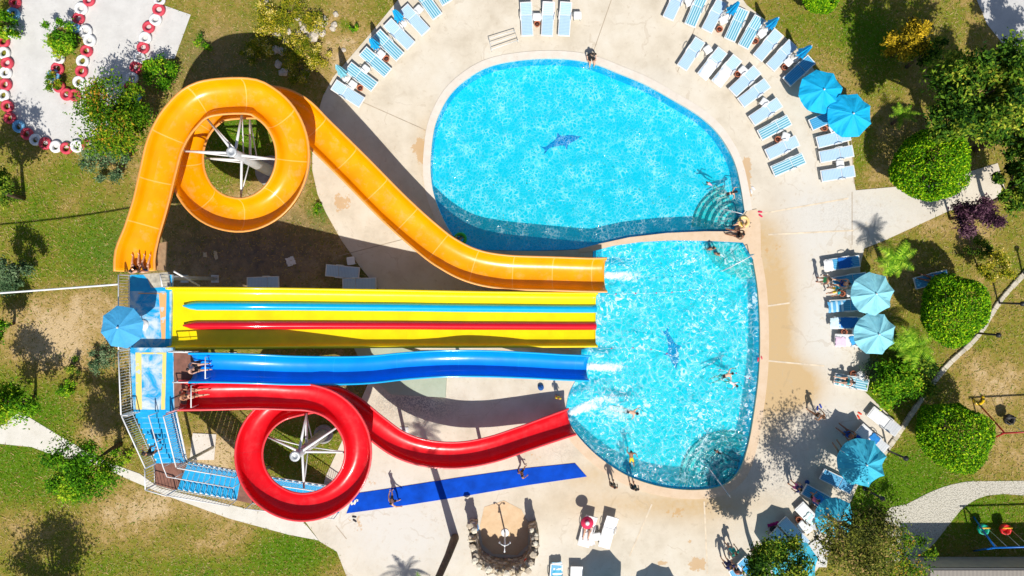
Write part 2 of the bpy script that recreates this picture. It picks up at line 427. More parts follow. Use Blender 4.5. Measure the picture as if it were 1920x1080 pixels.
out_rect = [(-140, -140), (140, -140), (140, 140), (-140, 140)]
g = fill('ground', out_rect, [offset(UPPER, .3), offset(LOWER, .3)], 0.0, mat_ground(), spacing=0.5, attrs={'green': GREEN, 'dirt': DIRT, 'soil': G([(480, 480, 190, 75, 1.1), (600, 720, 120, 60, .8), (420, 120, 110, 60, .5)])}, bounds=(-36, 36, -22, 22))  # 'soil' blobs paint darker ground where the slides' shade falls
tag(g, 'dry brown and green lawn around the pools', kind='structure')

WARM = G([(1450, 560, 40, 130, 1.0), (1440, 690, 45, 120, 1.0), (1480, 720, 50, 40, .9), (1400, 440, 45, 35, .8), (1230, 945, 180, 28, .7), (1500, 730, 40, 40, .7), (1100, 890, 50, 25, .6), (1340, 960, 70, 50, .3), (800, 280, 20, 60, .5)])
GREY = G([(1620, 400, 150, 60, 1.0), (1480, 300, 60, 70, .5), (1520, 560, 60, 90, 1.0), (1540, 660, 60, 60, .8), (760, 1000, 130, 80, 1.0), (700, 920, 100, 60, .6), (1560, 780, 90, 60, .7), (1400, 1000, 80, 80, .4), (860, 720, 60, 40, .3), (1500, 430, 60, 60, .7), (1000, 1040, 120, 40, .4), (1470, 880, 60, 60, .6), (1100, 150, 200, 25, .5), (840, 250, 20, 100, .5)])
STAIN = G([(795, 285, 14, 40, .9), (780, 275, 14, 10, .7), (1398, 340, 10, 40, .9), (1415, 365, 10, 14, .6), (1400, 310, 8, 20, .7), (640, 380, 25, 22, .8), (660, 920, 30, 40, .5), (1308, 1057, 18, 14, 1.2), (1294, 1013, 6, 6, 1.0), (1240, 1055, 14, 6, 1.0), (1270, 960, 24, 14, .7), (670, 985, 14, 25, .6), (1000, 858, 30, 14, .5), (1590, 210, 8, 40, .5), (1440, 470, 60, 16, .5), (1500, 655, 60, 6, .4), (700, 900, 30, 14, .4)])
RUBBLE = G([(800, 762, 50, 22, 1.2), (760, 745, 30, 14, .8), (720, 760, 30, 30, .5), (1470, 900, 40, 40, .5), (1050, 850, 40, 20, .3), (1600, 400, 90, 40, .25)])
d = fill('pool_deck', DECK, [offset(UPPER, .02), offset(LOWER, .02)], 0.04, mat_deck(), spacing=0.3, attrs={'warm': WARM, 'grey': GREY, 'stain': STAIN, 'rubble': RUBBLE})
tag(d, 'cream concrete deck around both pools', kind='structure')
pale = mat_pale('track_concrete', (0.58, 0.57, 0.555), (0.68, 0.67, 0.655))
tag(fill('kart_track', TRACK, [ISLAND], 0.03, pale), 'pale concrete kart track edged by tyres', kind='structure')
tag(fill('path', PATH, [], 0.025, mat_pale('path_concrete', (0.64, 0.61, 0.54), (0.73, 0.70, 0.64))), 'pale footpath beside the lawn', kind='structure')
tag(fill('gravel_path', GRAVEL, [], 0.022, mat_gravel()), 'pale gravel path', kind='structure')
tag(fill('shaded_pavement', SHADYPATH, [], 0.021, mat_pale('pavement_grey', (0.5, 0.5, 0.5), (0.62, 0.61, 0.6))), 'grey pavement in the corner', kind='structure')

# seams in the deck: thin raised mortar strips
mb = MB()
def strip(mb, pts, w, z, mi=0):
    P = [at(x, y, 0) for x, y in pts]
    for a, b in zip(P, P[1:]):
        t = (b - a).normalized(); nrm = Vector((-t.y, t.x, 0)) * w / 2
        mb.add([a - nrm + Vector((0, 0, z)), b - nrm + Vector((0, 0, z)), b + nrm + Vector((0, 0, z)), a + nrm + Vector((0, 0, z))], [(0, 1, 2, 3)], mi)
for pl in ([(1222, 945), (1205, 985), (1180, 1042)], [(1320, 940), (1326, 1075)], [(1430, 575), (1480, 568)], [(1425, 675), (1545, 686)], [(1420, 402), (1590, 372)], [(1440, 440), (1600, 432)]):
    strip(mb, pl, 0.09, 0.0475)
tag(mb.build('deck_joints', M('joint_mortar', (0.70, 0.59, 0.45), 0.9, 0.2)), kind='structure')
mb = MB()
for pl in ([(1108, 300 - 190), (1160, -40)], [(620, 165), (800, 245)], [(1270, 135), (1300, 60), (1330, -30)], [(635, 480), (790, 440)], [(965, 955), (1000, 985)], [(630, 985), (650, 1010)], [(1597, 360), (1597, 460)], [(1594, 250), (1601, 345)]):
    strip(mb, pl, 0.045, 0.0447)
tag(mb.build('expansion_joints', M('joint_dark', (0.42, 0.34, 0.25), 0.9, 0.2)), kind='structure')

# ------------------------------------------------------------------ pools
WATER_Z = -0.10; DEPTH = -1.30
floor_m = mat_pool_floor()
wall_m = simple('pool_wall_tile', (0.03, 0.45, 0.80), 0.4, 0.1, 2.0)
cop_pale = mat_pale('coping_pale', (0.68, 0.61, 0.53), (0.75, 0.69, 0.62), 2.0)
cop_warm = mat_pale('coping_warm', (0.66, 0.49, 0.33), (0.72, 0.56, 0.41), 2.0)
def pool(nm, poly, water_mat, lab):
    tag(fill('pool_floor', poly, [], DEPTH, floor_m), 'blue tiled floor of the ' + lab, kind='structure')
    mb = MB(); n = len(poly)
    for i in range(n):
        a, b = poly[i], poly[(i + 1) % n]
        mb.add([(a[0], a[1], DEPTH), (b[0], b[1], DEPTH), (b[0], b[1], 0.055), (a[0], a[1], 0.055)], [(0, 1, 2, 3)])
    tag(mb.build('pool_wall', wall_m), 'blue side wall of the ' + lab, kind='structure')
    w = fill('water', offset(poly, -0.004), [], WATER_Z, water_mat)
    tag(w, 'turquoise water of the ' + lab, kind='structure')
w1 = mat_water('pool_water_calm', 0.10, (0.035, 0.80, 0.885), (0.9, 1.0, 1.0), 5.0, scat=0.14, glint_net=0.42)
w2 = mat_water('pool_water_choppy', 0.22, (0.06, 0.88, 0.93), (0.95, 1.0, 1.0), 2.8, foam=0.6, scat=0.26, glint_net=0.42)
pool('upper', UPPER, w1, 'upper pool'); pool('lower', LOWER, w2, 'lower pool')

def coping(poly, w, mat, lab, i0=None, i1=None):
    """raised lip along (part of) a pool edge"""
    n = len(poly); idx = list(range(n)) if i0 is None else [k % n for k in range(i0, i1 + 1)]
    outp = offset(poly, w); inn = offset(poly, -0.02); mb = MB()
    z1 = 0.075
    pairs = list(zip(idx, idx[1:])) + ([(idx[-1], idx[0])] if i0 is None else [])
    for a, b in pairs:
        mb.add([(*inn[a], z1), (*inn[b], z1), (*outp[b], z1), (*outp[a], z1)], [(0, 1, 2, 3)])
        mb.add([(*outp[a], 0.03), (*outp[b], 0.03), (*outp[b], z1), (*outp[a], z1)], [(0, 1, 2, 3)])
        mb.add([(*inn[a], -0.12), (*inn[b], -0.12), (*inn[b], z1), (*inn[a], z1)], [(3, 2, 1, 0)])
    tag(mb.build('pool_coping', mat), lab, kind='structure')
def near(poly, px, py):
    p = at(px, py); return min(range(len(poly)), key=lambda i: (poly[i][0] - p.x) ** 2 + (poly[i][1] - p.y) ** 2)
coping(UPPER, 0.42, cop_pale, 'pale coping of the upper pool', near(UPPER, 848, 440), len(UPPER) - 1)
coping(LOWER, 0.50, cop_warm, 'pinkish coping of the lower pool', near(LOWER, 1412, 488), near(LOWER, 1060, 770))
# walkway between the pools
div = [at(*p) for p in [(1400, 396), (1372, 434), (1320, 434), (1250, 437), (1180, 445), (1120, 458), (1085, 467), (1085, 474), (1112, 471), (1150, 461), (1200, 454), (1260, 451), (1330, 452), (1392, 455), (1412, 488), (1426, 486), (1425, 420), (1418, 392)]]
tag(fill('pool_walkway', [(p.x, p.y) for p in div], [], 0.083, cop_warm), 'pinkish walkway dividing the pools', kind='structure')

# shallow marble entry of the lower pool
def slab(name, pts, z0, z1, mat, lab=None, kind=None, inset=0):
    poly = [(p.x, p.y) for p in px_poly(pts)]
    mb = MB(); n = len(poly)
    a = sum(poly[i][0] * poly[(i + 1) % n][1] - poly[(i + 1) % n][0] * poly[i][1] for i in range(n))
    if a < 0: poly.reverse()
    mb.add([(*p, z1) for p in poly], [tuple(range(n))])
    for i in range(n):
        j = (i + 1) % n
        mb.add([(*poly[i], z0), (*poly[j], z0), (*poly[j], z1), (*poly[i], z1)], [(0, 1, 2, 3)])
    o = mb.build(name, mat)
    return tag(o, lab, kind=kind)
m_marble, nt, b = new_mat('veined_stone')
c = ramp(nt, noise(nt, 2.2, 6, 0.7, dist=2.0), [(0.36, (0.10, 0.34, 0.30)), (0.5, (0.55, 0.70, 0.62)), (0.7, (0.80, 0.84, 0.78))])
nt.links.new(c, b.inputs['Base Color']); b.inputs['Roughness'].default_value = .5
slab('pool_entry_ledge', [(1329, 453), (1391, 456), (1410, 488), (1415, 520), (1398, 524), (1376, 512), (1352, 494), (1336, 474)], DEPTH, -0.32, m_marble, 'pale veined stone entry ledge in the lower pool', 'structure')

# fan steps in two pool corners
tread_m = simple('step_stone', (0.70, 0.78, 0.68), 0.6, 0.2, 2.5)
nose_m = simple('step_nosing', (0.01, 0.10, 0.11), 0.5, 0.1)
def fan_steps(cpx, a0, a1, radii, lab, clip, rails=True):
    c = at(*cpx); mb = MB(); n = 22
    zt = WATER_Z - 0.12; r_prev = 0.0
    for k, r in enumerate(radii):
        z = zt - 0.17 * k
        angs = [R(a0 + (a1 - a0) * i / n) for i in range(n + 1)]
        def pt(rad, a):
            p = Vector((c.x + rad * math.cos(a), c.y + rad * math.sin(a)))
            for _ in range(30):
                if pip(p.x, p.y, clip): break
                rad -= 0.12; p = Vector((c.x + rad * math.cos(a), c.y + rad * math.sin(a)))
                if rad <= r_prev: break
            return p
        for i in range(n):
            q = [(r_prev, angs[i]), (r - .11, angs[i]), (r - .11, angs[i + 1]), (r_prev, angs[i + 1])]
            mb.add([(c.x + rad * math.cos(a), c.y + rad * math.sin(a), z) for rad, a in q], [(0, 1, 2, 3)], 0)
            q = [(r - .11, angs[i]), (r, angs[i]), (r, angs[i + 1]), (r - .11, angs[i + 1])]
            mb.add([(c.x + rad * math.cos(a), c.y + rad * math.sin(a), z) for rad, a in q], [(0, 1, 2, 3)], 1)
            mb.add([(c.x + r * math.cos(a), c.y + r * math.sin(a), zz) for a, zz in ((angs[i], z), (angs[i + 1], z), (angs[i + 1], z - .17), (angs[i], z - .17))], [(3, 2, 1, 0)], 1)
        r_prev = r
    o = mb.build('pool_steps', [tread_m, nose_m])
    tag(o, lab, 'steps')
    return o
UC = [(p[0], p[1]) for p in offset(UPPER, -0.03)]; LC = offset(LOWER, -0.03)
fan_steps((1392, 424), 105, 178, [0.55, 0.9, 1.25, 1.6, 1.95, 2.3, 2.65], 'fan of pale underwater steps in the corner of the upper pool', UC)
fan_steps((1376, 908), 62, 196, [0.55, 0.95, 1.35, 1.75, 2.15, 2.55, 2.9], 'fan of pale underwater steps in the corner of the lower pool', LC)

# dolphin mosaics on the pool floors
def dolphin(px, py, L, rot, lab):
    out = [(-.50, -.10), (-.44, .00), (-.52, .12), (-.40, .06), (-.25, .10), (-.08, .15), (0, .26), (.06, .155), (.22, .12), (.36, .05), (.41, .01), (.50, -.03), (.40, -.05), (.28, -.08), (.14, -.09), (.06, -.20), (.03, -.08), (-.15, -.03), (-.32, -.01)]
    pts = smooth_loop([(x * L, y * L, 0) for x, y in out], 3)
    me = fill('dolphin_mosaic', [(p.x, p.y) for p in pts], [], 0, simple('mosaic_blue', (0.0, 0.22, 0.66), 0.5, 0.5, 11))
    p = at(px, py, DEPTH); me.location = (p.x, p.y, DEPTH + 0.006); me.rotation_euler = (0, 0, rot)
    tag(me, lab, 'mosaic')
dolphin(1053, 268, 2.5, R(22), 'dark blue dolphin mosaic on the floor of the upper pool')
dolphin(1258, 655, 2.6, R(-72), 'dark blue dolphin mosaic on the floor of the lower pool')

# low stone kerb at the right-hand lawn
mb = MB(); kl = [at(x, y) for x, y in [(2060, 330), (1985, 440), (1915, 517), (1872, 566), (1830, 632), (1770, 690), (1710, 772), (1690, 803), (1655, 852)]]
kl = smooth_loop(kl, 5, closed=False)
for a, b in zip(kl, kl[1:]):
    t = (b - a); l = t.length
    mb.box(((a.x + b.x) / 2, (a.y + b.y) / 2, 0.06), (l * 0.97, 0.26 + random.uniform(-.04, .04), 0.16 + random.uniform(-.02, .03)), math.atan2(t.y, t.x), bev=0.03)
tag(mb.build('kerb', M('kerb_stone', (0.55, 0.50, 0.40), 0.9, 0.25, bmp=.3)), 'low stone kerb curving across the lawn', kind='structure')
slab('concrete_pad', [(356, 862), (362, 812), (406, 814), (402, 862)], 0.0, 0.05, cop_pale, 'small cream concrete pad on the soil by the staircase', 'structure')
slab('concrete_pad', [(1508, 1025), (1535, 1006), (1552, 1032), (1548, 1062), (1522, 1062)], 0.045, 0.12, pale, 'pale grey concrete pad beside the loungers', 'structure')
# ------------------------------------------------------------------ water slides
def fibreglass(name, col, seam, seam_every=1.55, seam_w=0.03, wear=0.0):
    """glossy gel-coat with pale flange seams along the length (UV u = metres of path)"""
    m, nt, b = new_mat(name)
    uv = N(nt, 'ShaderNodeUVMap'); uv.uv_map = 'UVMap'
    sx = N(nt, 'ShaderNodeSeparateXYZ'); nt.links.new(uv.outputs[0], sx.inputs[0])
    fr = math_(nt, 'FRACT', math_(nt, 'DIVIDE', sx.outputs[0], seam_every))
    s = math_(nt, 'LESS_THAN', fr, seam_w)
    n1 = noise(nt, 0.9, 5, 0.6)
    lo = tuple(c * 0.86 for c in col); hi = tuple(min(1, c * 1.08) for c in col)
    c = ramp(nt, n1, [(0.3, lo), (0.7, hi)])
    if wear:
        n2 = noise(nt, 1.6, 6, 0.7)
        mid = math_(nt, 'LESS_THAN', math_(nt, 'ABSOLUTE', sx.outputs[1]), 0.45)
        wf = math_(nt, 'MULTIPLY', math_(nt, 'MULTIPLY', math_(nt, 'SUBTRACT', n2, 0.50, True), wear * 4, True), mid, True)
        c = mix(nt, wf, c, tuple(min(1, x * .6 + .3) for x in col))
    c = mix(nt, math_(nt, 'MULTIPLY', s, 0.55), c, seam)
    nt.links.new(c, b.inputs['Base Color'])
    b.inputs['Roughness'].default_value = 0.28; b.inputs['Coat Weight'].default_value = 0.18; b.inputs['Coat Roughness'].default_value = 0.08
    b.inputs['Specular IOR Level'].default_value = 0.35
    bump(nt, b, noise(nt, 1.3, 2, 0.5), 0.10, 0.12)
    return m

def smooth_path(ctrl, step=0.25):
    """ctrl: (px, py, z, *extras); Catmull-Rom in world space, resampled; extras interpolated"""
    pts = [(at(c[0], c[1], c[2]), list(c[3:])) for c in ctrl]
    n = len(pts); P = []; E = []
    for i in range(n - 1):
        q = [pts[max(i - 1, 0)], pts[i], pts[i + 1], pts[min(i + 2, n - 1)]]
        L = max(3, int((q[2][0] - q[1][0]).length / step))
        for k in range(L):
            t = k / L
            f = lambda a, b_, c_, d_: 0.5 * (2 * b_ + (c_ - a) * t + (2 * a - 5 * b_ + 4 * c_ - d_) * t * t + (3 * b_ - a - 3 * c_ + d_) * t ** 3)
            P.append(f(*[x[0] for x in q]))
            E.append([(1 - t) * u + t * v for u, v in zip(q[1][1], q[2][1])])
    P.append(pts[-1][0]); E.append(pts[-1][1])
    return P, E

def sweep(mb, P, profile, scales=None, banks=None, closed=True, uoff=0.0):
    """profile: list of (v, w, mi); mi applies to the face from that point to the next"""
    n = len(P); m = len(profile); V = []; u = uoff; us = []
    for i, p in enumerate(P):
        t = (P[min(i + 1, n - 1)] - P[max(i - 1, 0)]).normalized()
        if i: u += (p - P[i - 1]).length
        us.append(u)
        lat = Vector((t.y, -t.x, 0)).normalized(); up = lat.cross(t).normalized()
        if banks:
            a = banks[i]; lat, up = lat * math.cos(a) + up * math.sin(a), up * math.cos(a) - lat * math.sin(a)
        s = scales[i] if scales else 1.0
        for v, w, _ in profile: V.append(p + lat * v * s + up * w)
    faces = {}
    o = len(mb.v); mb.v += [tuple(v) for v in V]
    for i in range(n - 1):
        for j in range(m if closed else m - 1):
            k = (j + 1) % m
            idx = len(mb.f); mb.f.append((o + i * m + j, o + i * m + m + j, o + i * m + m + k, o + i * m + k)[::-1])
            mb.m.append(profile[j][2]); mb.smooth.append(True)
            va, vb = profile[j][0], profile[k][0]
            mb.uv[idx] = [(us[i], va), (us[i + 1], va), (us[i + 1], vb), (us[i], vb)][::-1]
    return m

def chute_profile(hw, d, n=16, th=0.05, lip=0.10, e=2.3):
    inner = []
    for i in range(n + 1):
        a = -1 + 2 * i / n
        v = math.copysign(abs(a) ** 0.72, a) if a else 0
        inner.append((v * hw, d * (1 - (1 - abs(v) ** e) ** (1 / e))))
    prof = [(v, w, 0) for v, w in inner[:-1]] + [(*inner[-1], 1)]
    prof += [(hw + lip, d + .01, 1), (hw + lip, d - .07, 1), (hw + th, d - .07, 0)]
    prof += [(v * (hw + th) / hw, w - th - .02, 0) for v, w in reversed(inner[1:-1])]
    prof += [(-hw - th, d - .07, 1), (-hw - lip, d - .07, 1), (-hw - lip, d + .01, 1)]
    return prof, len(inner)

def endcap(mb, base, m, ninner, flip=False):
    # close the shell thickness at an end
    inn = [base + j for j in range(ninner)]
    outer = [base + (m - 3 - j) % m for j in range(ninner)]  # outer points run backwards
    for j in range(ninner - 1):
        f = (inn[j], inn[j + 1], outer[j + 1], outer[j])
        mb.f.append(f if flip else f[::-1]); mb.m.append(1); mb.smooth.append(False)

steel = M('galvanised_steel', (0.62, 0.64, 0.66), 0.4, 0.12, 3.0, metal=0.3)
white_paint = M('white_painted_steel', (0.80, 0.81, 0.82), 0.45, 0.06)
dark_steel = M('dark_steel', (0.05, 0.055, 0.06), 0.5, 0.2)

def strut(mb, a, b, r=0.05): mb.tube([a, b], r, 8)

def curl_slide(label, ctrl, hw, depth, mat_in, mat_lip, pole_px, pole_top, arms, legs, foot_r=.9, grp=None):
    P, E = smooth_path(ctrl)
    root = empty('water_slide', (P[-1].x, P[-1].y, 0), 0, label, 'water slide')
    off = Vector((-P[-1].x, -P[-1].y, 0))
    prof, ni = chute_profile(hw, depth)
    mb = MB(); PP = [p + off for p in P]
    m = sweep(mb, PP, prof, [e[0] for e in E], [e[1] for e in E])
    endcap(mb, 0, m, ni); endcap(mb, (len(PP) - 1) * m, m, ni, True)
    mb.build('channel', [mat_in, mat_lip], root)
    # central mast with struts to the two turns
    if pole_px:
        b0 = at(*pole_px, 0) + off
        mb = MB(); mb.tube([b0, b0 + Vector((0, 0, pole_top * .5)), b0 + Vector((0, 0, pole_top))], [.34, .27, .2], 14)
        mb.lathe([(.2, pole_top), (.27, pole_top), (.27, pole_top + .05), (.12, pole_top + .06), (.12, pole_top + .02), (.02, pole_top + .02)], 14, (b0.x, b0.y, 0))
        mast = mb.build('mast', steel, root)
        mb = MB(); mb.lathe([(foot_r, 0.0), (foot_r, .26), (foot_r - .05, .3), (.3, .31)], 24, (b0.x, b0.y, 0))
        mb.build('footing', M('old_concrete', (0.34, 0.33, 0.32), .9, .2), mast)
        for px, py, z, zm in arms:
            e = at(px, py, z) + off; q = b0 + Vector((0, 0, zm))
            mb = MB(); mb.tube([q, e], [.075, .055], 8)
            q2 = b0 + Vector((0, 0, max(.6, zm - 1.15))); mb.tube([q2, q.lerp(e, .93)], .035, 6)
            mb.build('strut', white_paint, mast)
    for px, py, z, r in legs:
        t = at(px, py, z) + off
        mb = MB(); mb.tube([(t.x, t.y, 0), (t.x, t.y, t.z - .1)], r, 10); mb.box((t.x, t.y, .06), (.5, .5, .06))
        mb.build('support_post', steel, root)
    return root

orange = fibreglass('orange_gelcoat', (0.93, 0.37, 0.0), (0.95, 0.58, 0.18), 2.3, 0.024, wear=.35)
orange_lip = simple('orange_lip', (0.88, 0.38, 0.09), .4, .08)  # sun catching the rim, painted in as a paler lip colour
red = fibreglass('red_gelcoat', (0.72, 0.006, 0.014), (0.55, 0.02, 0.03), 2.2, 0.015, wear=.10)
red_lip = simple('red_lip', (0.82, 0.05, 0.06), .35, .08, coat=.3)  # lighter than the channel: sunlit rim put into the colour

def ring_pts(cx, cy, rx, ry, a0, a1, n, z0, z1, s, bank):
    out = []
    for i in range(n + 1):
        t = i / n; a = R(a0 + (a1 - a0) * t)
        out.append((cx + rx * math.cos(a), cy - ry * math.sin(a), z0 + (z1 - z0) * t, s, bank))
    return out
B = R(7)
# orange: entry flares at the tower, climbs the picture, turns clockwise one and a bit times, then runs to the lower pool
oc = [(267, 509, 5.55, 1.14, 0), (268, 478, 5.52, 1.12, 0), (280, 438, 5.46, 1.0, 0), (296, 385, 5.4, .98, 0), (309, 330, 5.32, 1.0, 0), (323, 272, 5.24, 1.0, -B * .5), (350, 224, 5.14, 1.0, -B), (392, 191, 5.05, 1.0, -B)]
oc += ring_pts(457, 296, 103, 113, 82, -90, 8, 4.92, 4.05, 1.0, -B)
oc += ring_pts(449, 301, 92, 106, -112, -258, 6, 3.93, 3.2, 1.0, -B)
oc += [(512, 197, 3.08, 1.0, -B * .5), (561, 214, 2.92, 1.0, 0), (606, 257, 2.62, 1.02, 0), (672, 322, 2.28, 1.03, 0), (740, 391, 1.9, 1.04, 0), (795, 443, 1.6, 1.04, B * .5), (840, 479, 1.36, 1.05, B), (890, 502, 1.12, 1.07, B * .7), (950, 511, .9, 1.08, 0), (1040, 514, .62, 1.08, 0), (1100, 516, .47, 1.08, 0), (1133, 516, .38, 1.1, 0)]
curl_slide('open orange spiral water slide with one full curl, ending in the lower pool', oc, 0.82, 0.76, orange, orange_lip,
           (510, 322), 5.9, [(388, 222, 4.7, 5.5), (342, 283, 4.9, 5.6), (455, 205, 4.6, 5.5), (520, 299, 4.3, 5.2), (452, 370, 3.8, 4.6), (468, 214, 2.9, 3.4), (372, 296, 3.2, 3.6)],
           [(690, 345, 2.1, .13), (850, 486, 1.15, .12), (985, 513, .7, .12), (309, 340, 5.1, .16)])
# red
rc = [(340, 738, 6.0, 1.05, 0), (400, 738, 5.7, 1.02, 0), (480, 737, 5.2, 1.0, 0), (545, 738, 4.85, 1.0, -B * .6)]
rc += ring_pts(573, 843, 106, 104, 82, -90, 8, 4.7, 4.0, 1.0, -B)
rc += ring_pts(572, 848, 100, 98, -112, -258, 6, 3.9, 3.25, 1.0, -B)
rc += [(622, 742, 3.22, 1.0, -B * .7), (660, 758, 3.08, 1.0, -B * .3), (705, 795, 2.85, 1.0, 0), (750, 829, 2.6, 1.0, B * .6), (800, 847, 2.35, 1.0, B), (860, 851, 2.02, 1.0, B), (920, 841, 1.68, 1.0, B), (980, 820, 1.25, 1.0, B * .5), (1030, 801, .85, 1.06, 0), (1067, 788, .55, 1.1, 0)]
curl_slide('open red spiral water slide with one curl, curving into the lower pool', rc, 0.635, 0.64, red, red_lip,
           (608, 813), 5.5, [(500, 818, 3.7, 4.6), (575, 775, 4.55, 4.9), (648, 790, 4.3, 4.8), (655, 848, 4.1, 4.5), (570, 915, 3.9, 4.3), (575, 777, 3.1, 3.5)],
           [(745, 826, 2.5, .10), (900, 846, 1.6, .10), (1040, 800, .7, .10)], foot_r=.55)

# ---- straight lane slides
yellow = fibreglass('yellow_gelcoat', (0.94, 0.72, 0.0), (0.86, 0.62, 0.0), 3.0, 0.008)
yellow_lip = simple('yellow_lip', (0.94, 0.70, 0.0), .3, .05, coat=.4)
P, E = smooth_path([(318, 596, 5.45), (345, 596, 5.42), (400, 596, 5.25), (470, 596, 4.95), (560, 596, 4.25), (660, 596.5, 3.45), (760, 597, 2.68), (860, 598, 1.95), (960, 598.5, 1.32), (1050, 599, .82), (1117, 599, .45)], .3)
rx0 = P[-1]
yroot = empty('racing_slide', (rx0.x, rx0.y, 0), 0, 'wide yellow three lane racing slide with blue and red dividers', 'water slide')
off = Vector((-rx0.x, -rx0.y, 0)); PP = [p + off for p in P]
def wav(v, w): return (v, w)
inner = [(-1.46, .44), (-1.43, .16), (-1.34, .05), (-1.2, .01), (-.8, -.01), (-.3, .0), (.1, -.01), (.5, .0), (.9, -.01), (1.2, .01), (1.34, .05), (1.43, .16), (1.46, .44)]
prof = [(v, w, 0) for v, w in inner[:-1]] + [(1.46, .44, 1), (1.58, .45, 1), (1.58, .37, 1), (1.50, .37, 0), (1.50, -.08, 0), (-1.50, -.08, 0), (-1.50, .37, 1), (-1.58, .37, 1), (-1.58, .45, 1)]
mb = MB(); m = sweep(mb, PP, prof)
mb.f.append(tuple(range(m))); mb.m.append(1); mb.smooth.append(False)
q = (len(PP) - 1) * m; mb.f.append(tuple(q + k for k in range(m - 1, -1, -1))); mb.m.append(1); mb.smooth.append(False)
mb.build('channel', [yellow, yellow_lip], yroot)
blue_g = simple('divider_blue', (0.0, 0.42, 0.85), .15, .06, coat=.6); red_g = simple('divider_red', (0.72, 0.006, 0.02), .15, .06, coat=.6)
for v0, mt in ((.62, blue_g), (-.38, red_g)):
    mb = MB(); pr = [(-.23 + .46 * i / 8, .0 + .19 * math.sin(math.pi * i / 8) ** .62 + .014, 0) for i in range(9)]
    sub = PP[3:]; sc = [min(1, .25 + .75 * math.sin(min(1, k / 2.0) * math.pi / 2)) for k in range(len(sub))]
    moved = []
    for i, p in enumerate(sub):
        t = (sub[min(i + 1, len(sub) - 1)] - sub[max(i - 1, 0)]).normalized(); lat = Vector((t.y, -t.x, 0)).normalized()
        moved.append(p - lat * v0)
    sweep(mb, moved, pr, sc, closed=False)
    k = len(moved) - 1
    mb.f += [tuple(range(8, -1, -1)), tuple(k * 9 + j for j in range(9))]; mb.m += [0, 0]; mb.smooth += [False, False]
    mb.build('lane_divider', mt, yroot)
for x, z in ((-15.2, 4.6), (-10.5, 3.7), (-6, 2.4), (-1.5, 1.1)):
    for yv in (-1.0, 1.0):
        mb = MB(); yy = yv - 1.85
        mb.tube([(x + off.x, yy + off.y, 0), (x + off.x, yy + off.y, z)], .09, 8); mb.build('support_post', steel, yroot)

blue_slide = fibreglass('blue_gelcoat', (0.0, 0.27, 0.92), (0.02, 0.40, 0.95), 3.4, 0.006)
blue_lip = simple('blue_lip', (0.0, 0.42, 0.88), .25, .06, coat=.5)  # brighter lip tone paints in the sun on the rim
P, E = smooth_path([(364, 687, 6.08), (420, 687, 6.0), (490, 689, 5.65), (560, 691.5, 5.0), (640, 692, 4.1), (700, 690, 3.4), (760, 684, 2.8), (820, 680, 2.35), (870, 679, 2.15), (930, 680, 1.75), (1000, 683, 1.2), (1050, 686, .8), (1100, 688, .5)], .3)
broot = empty('single_lane_slide', (P[-1].x, P[-1].y, 0), 0, 'straight blue single lane water slide between the yellow and red slides', 'water slide')
off = Vector((-P[-1].x, -P[-1].y, 0)); PP = [p + off for p in P]
prof, ni = chute_profile(.66, .70, lip=.09, e=2.2)
mb = MB(); m = sweep(mb, PP, prof); endcap(mb, 0, m, ni); endcap(mb, (len(PP) - 1) * m, m, ni, True)
mb.build('channel', [blue_slide, blue_lip], broot)
for x, z in ((-14, 4.9), (-8.5, 3.2), (-3, 1.9), (1.5, .9)):
    mb = MB(); mb.tube([(x + off.x, -4.42 + off.y, 0), (x + off.x, -4.42 + off.y, z)], .1, 8); mb.build('support_post', steel, broot)

# ------------------------------------------------------------------ slide tower
ZN, ZS = 5.6, 6.15
def worn_floor(name, line):
    m, nt, b = new_mat(name)
    n1 = noise(nt, 1.1, 6, 0.68, dist=.8); n2 = noise(nt, 3.0, 5, .7)
    c = ramp(nt, n2, [(0.3, (0.0, 0.30, 0.66)), (0.7, (0.01, 0.44, 0.80))])
    wf = math_(nt, 'MULTIPLY', math_(nt, 'SUBTRACT', n1, 0.41, True), 5.0, True)
    if line: c = mix(nt, wf, c, (0.62, 0.70, 0.74))
    nt.links.new(c, b.inputs['Base Color']); b.inputs['Roughness'].default_value = .45
    return m
wornf = worn_floor('worn_blue_floor', True); bluef = worn_floor('blue_floor', False)
def worn_line(name, col):
    m, nt, b = new_mat(name)
    n = noise(nt, 2.2, 6, .7)
    c = mix(nt, math_(nt, 'GREATER_THAN', n, .60), col, (0.50, 0.62, 0.70))
    nt.links.new(c, b.inputs['Base Color']); b.inputs['Roughness'].default_value = .6
    return m
wood = simple('brown_deck_plate', (0.22, 0.095, 0.065), .7, .3, 4.0)
tower = empty('slide_tower', at(285, 640, 0), 0, 'blue floored slide tower with worn platforms, white railings and a folded staircase', 'slide tower')
toff = Vector((-tower.location.x, -tower.location.y, 0))
def tslab(name, pts, z, th, mat, parent=tower):
    mb = MB(); poly = [at(x, y, z) + toff for x, y in pts]
    a = sum(poly[i].x * poly[(i + 1) % len(poly)].y - poly[(i + 1) % len(poly)].x * poly[i].y for i in range(len(poly)))
    if a < 0: poly.reverse()
    n = len(poly)
    mb.add([(p.x, p.y, z) for p in poly] + [(p.x, p.y, z - th) for p in poly], [tuple(range(n)), tuple(range(2 * n - 1, n - 1, -1))] + [(i, n + i, n + (i + 1) % n, (i + 1) % n) for i in range(n)])
    return mb.build(name, mat, parent)
pn = tslab('platform', [(243, 515), (323, 515), (320, 655), (243, 655)], ZN, .16, wornf)
ps = tslab('platform', [(243, 652), (325, 652), (327, 772), (250, 772)], ZS, .16, wornf)
tslab('border_band', [(243, 515.5), (322, 515.5), (322, 546), (243, 546)], ZN + .004, .002, bluef, pn)
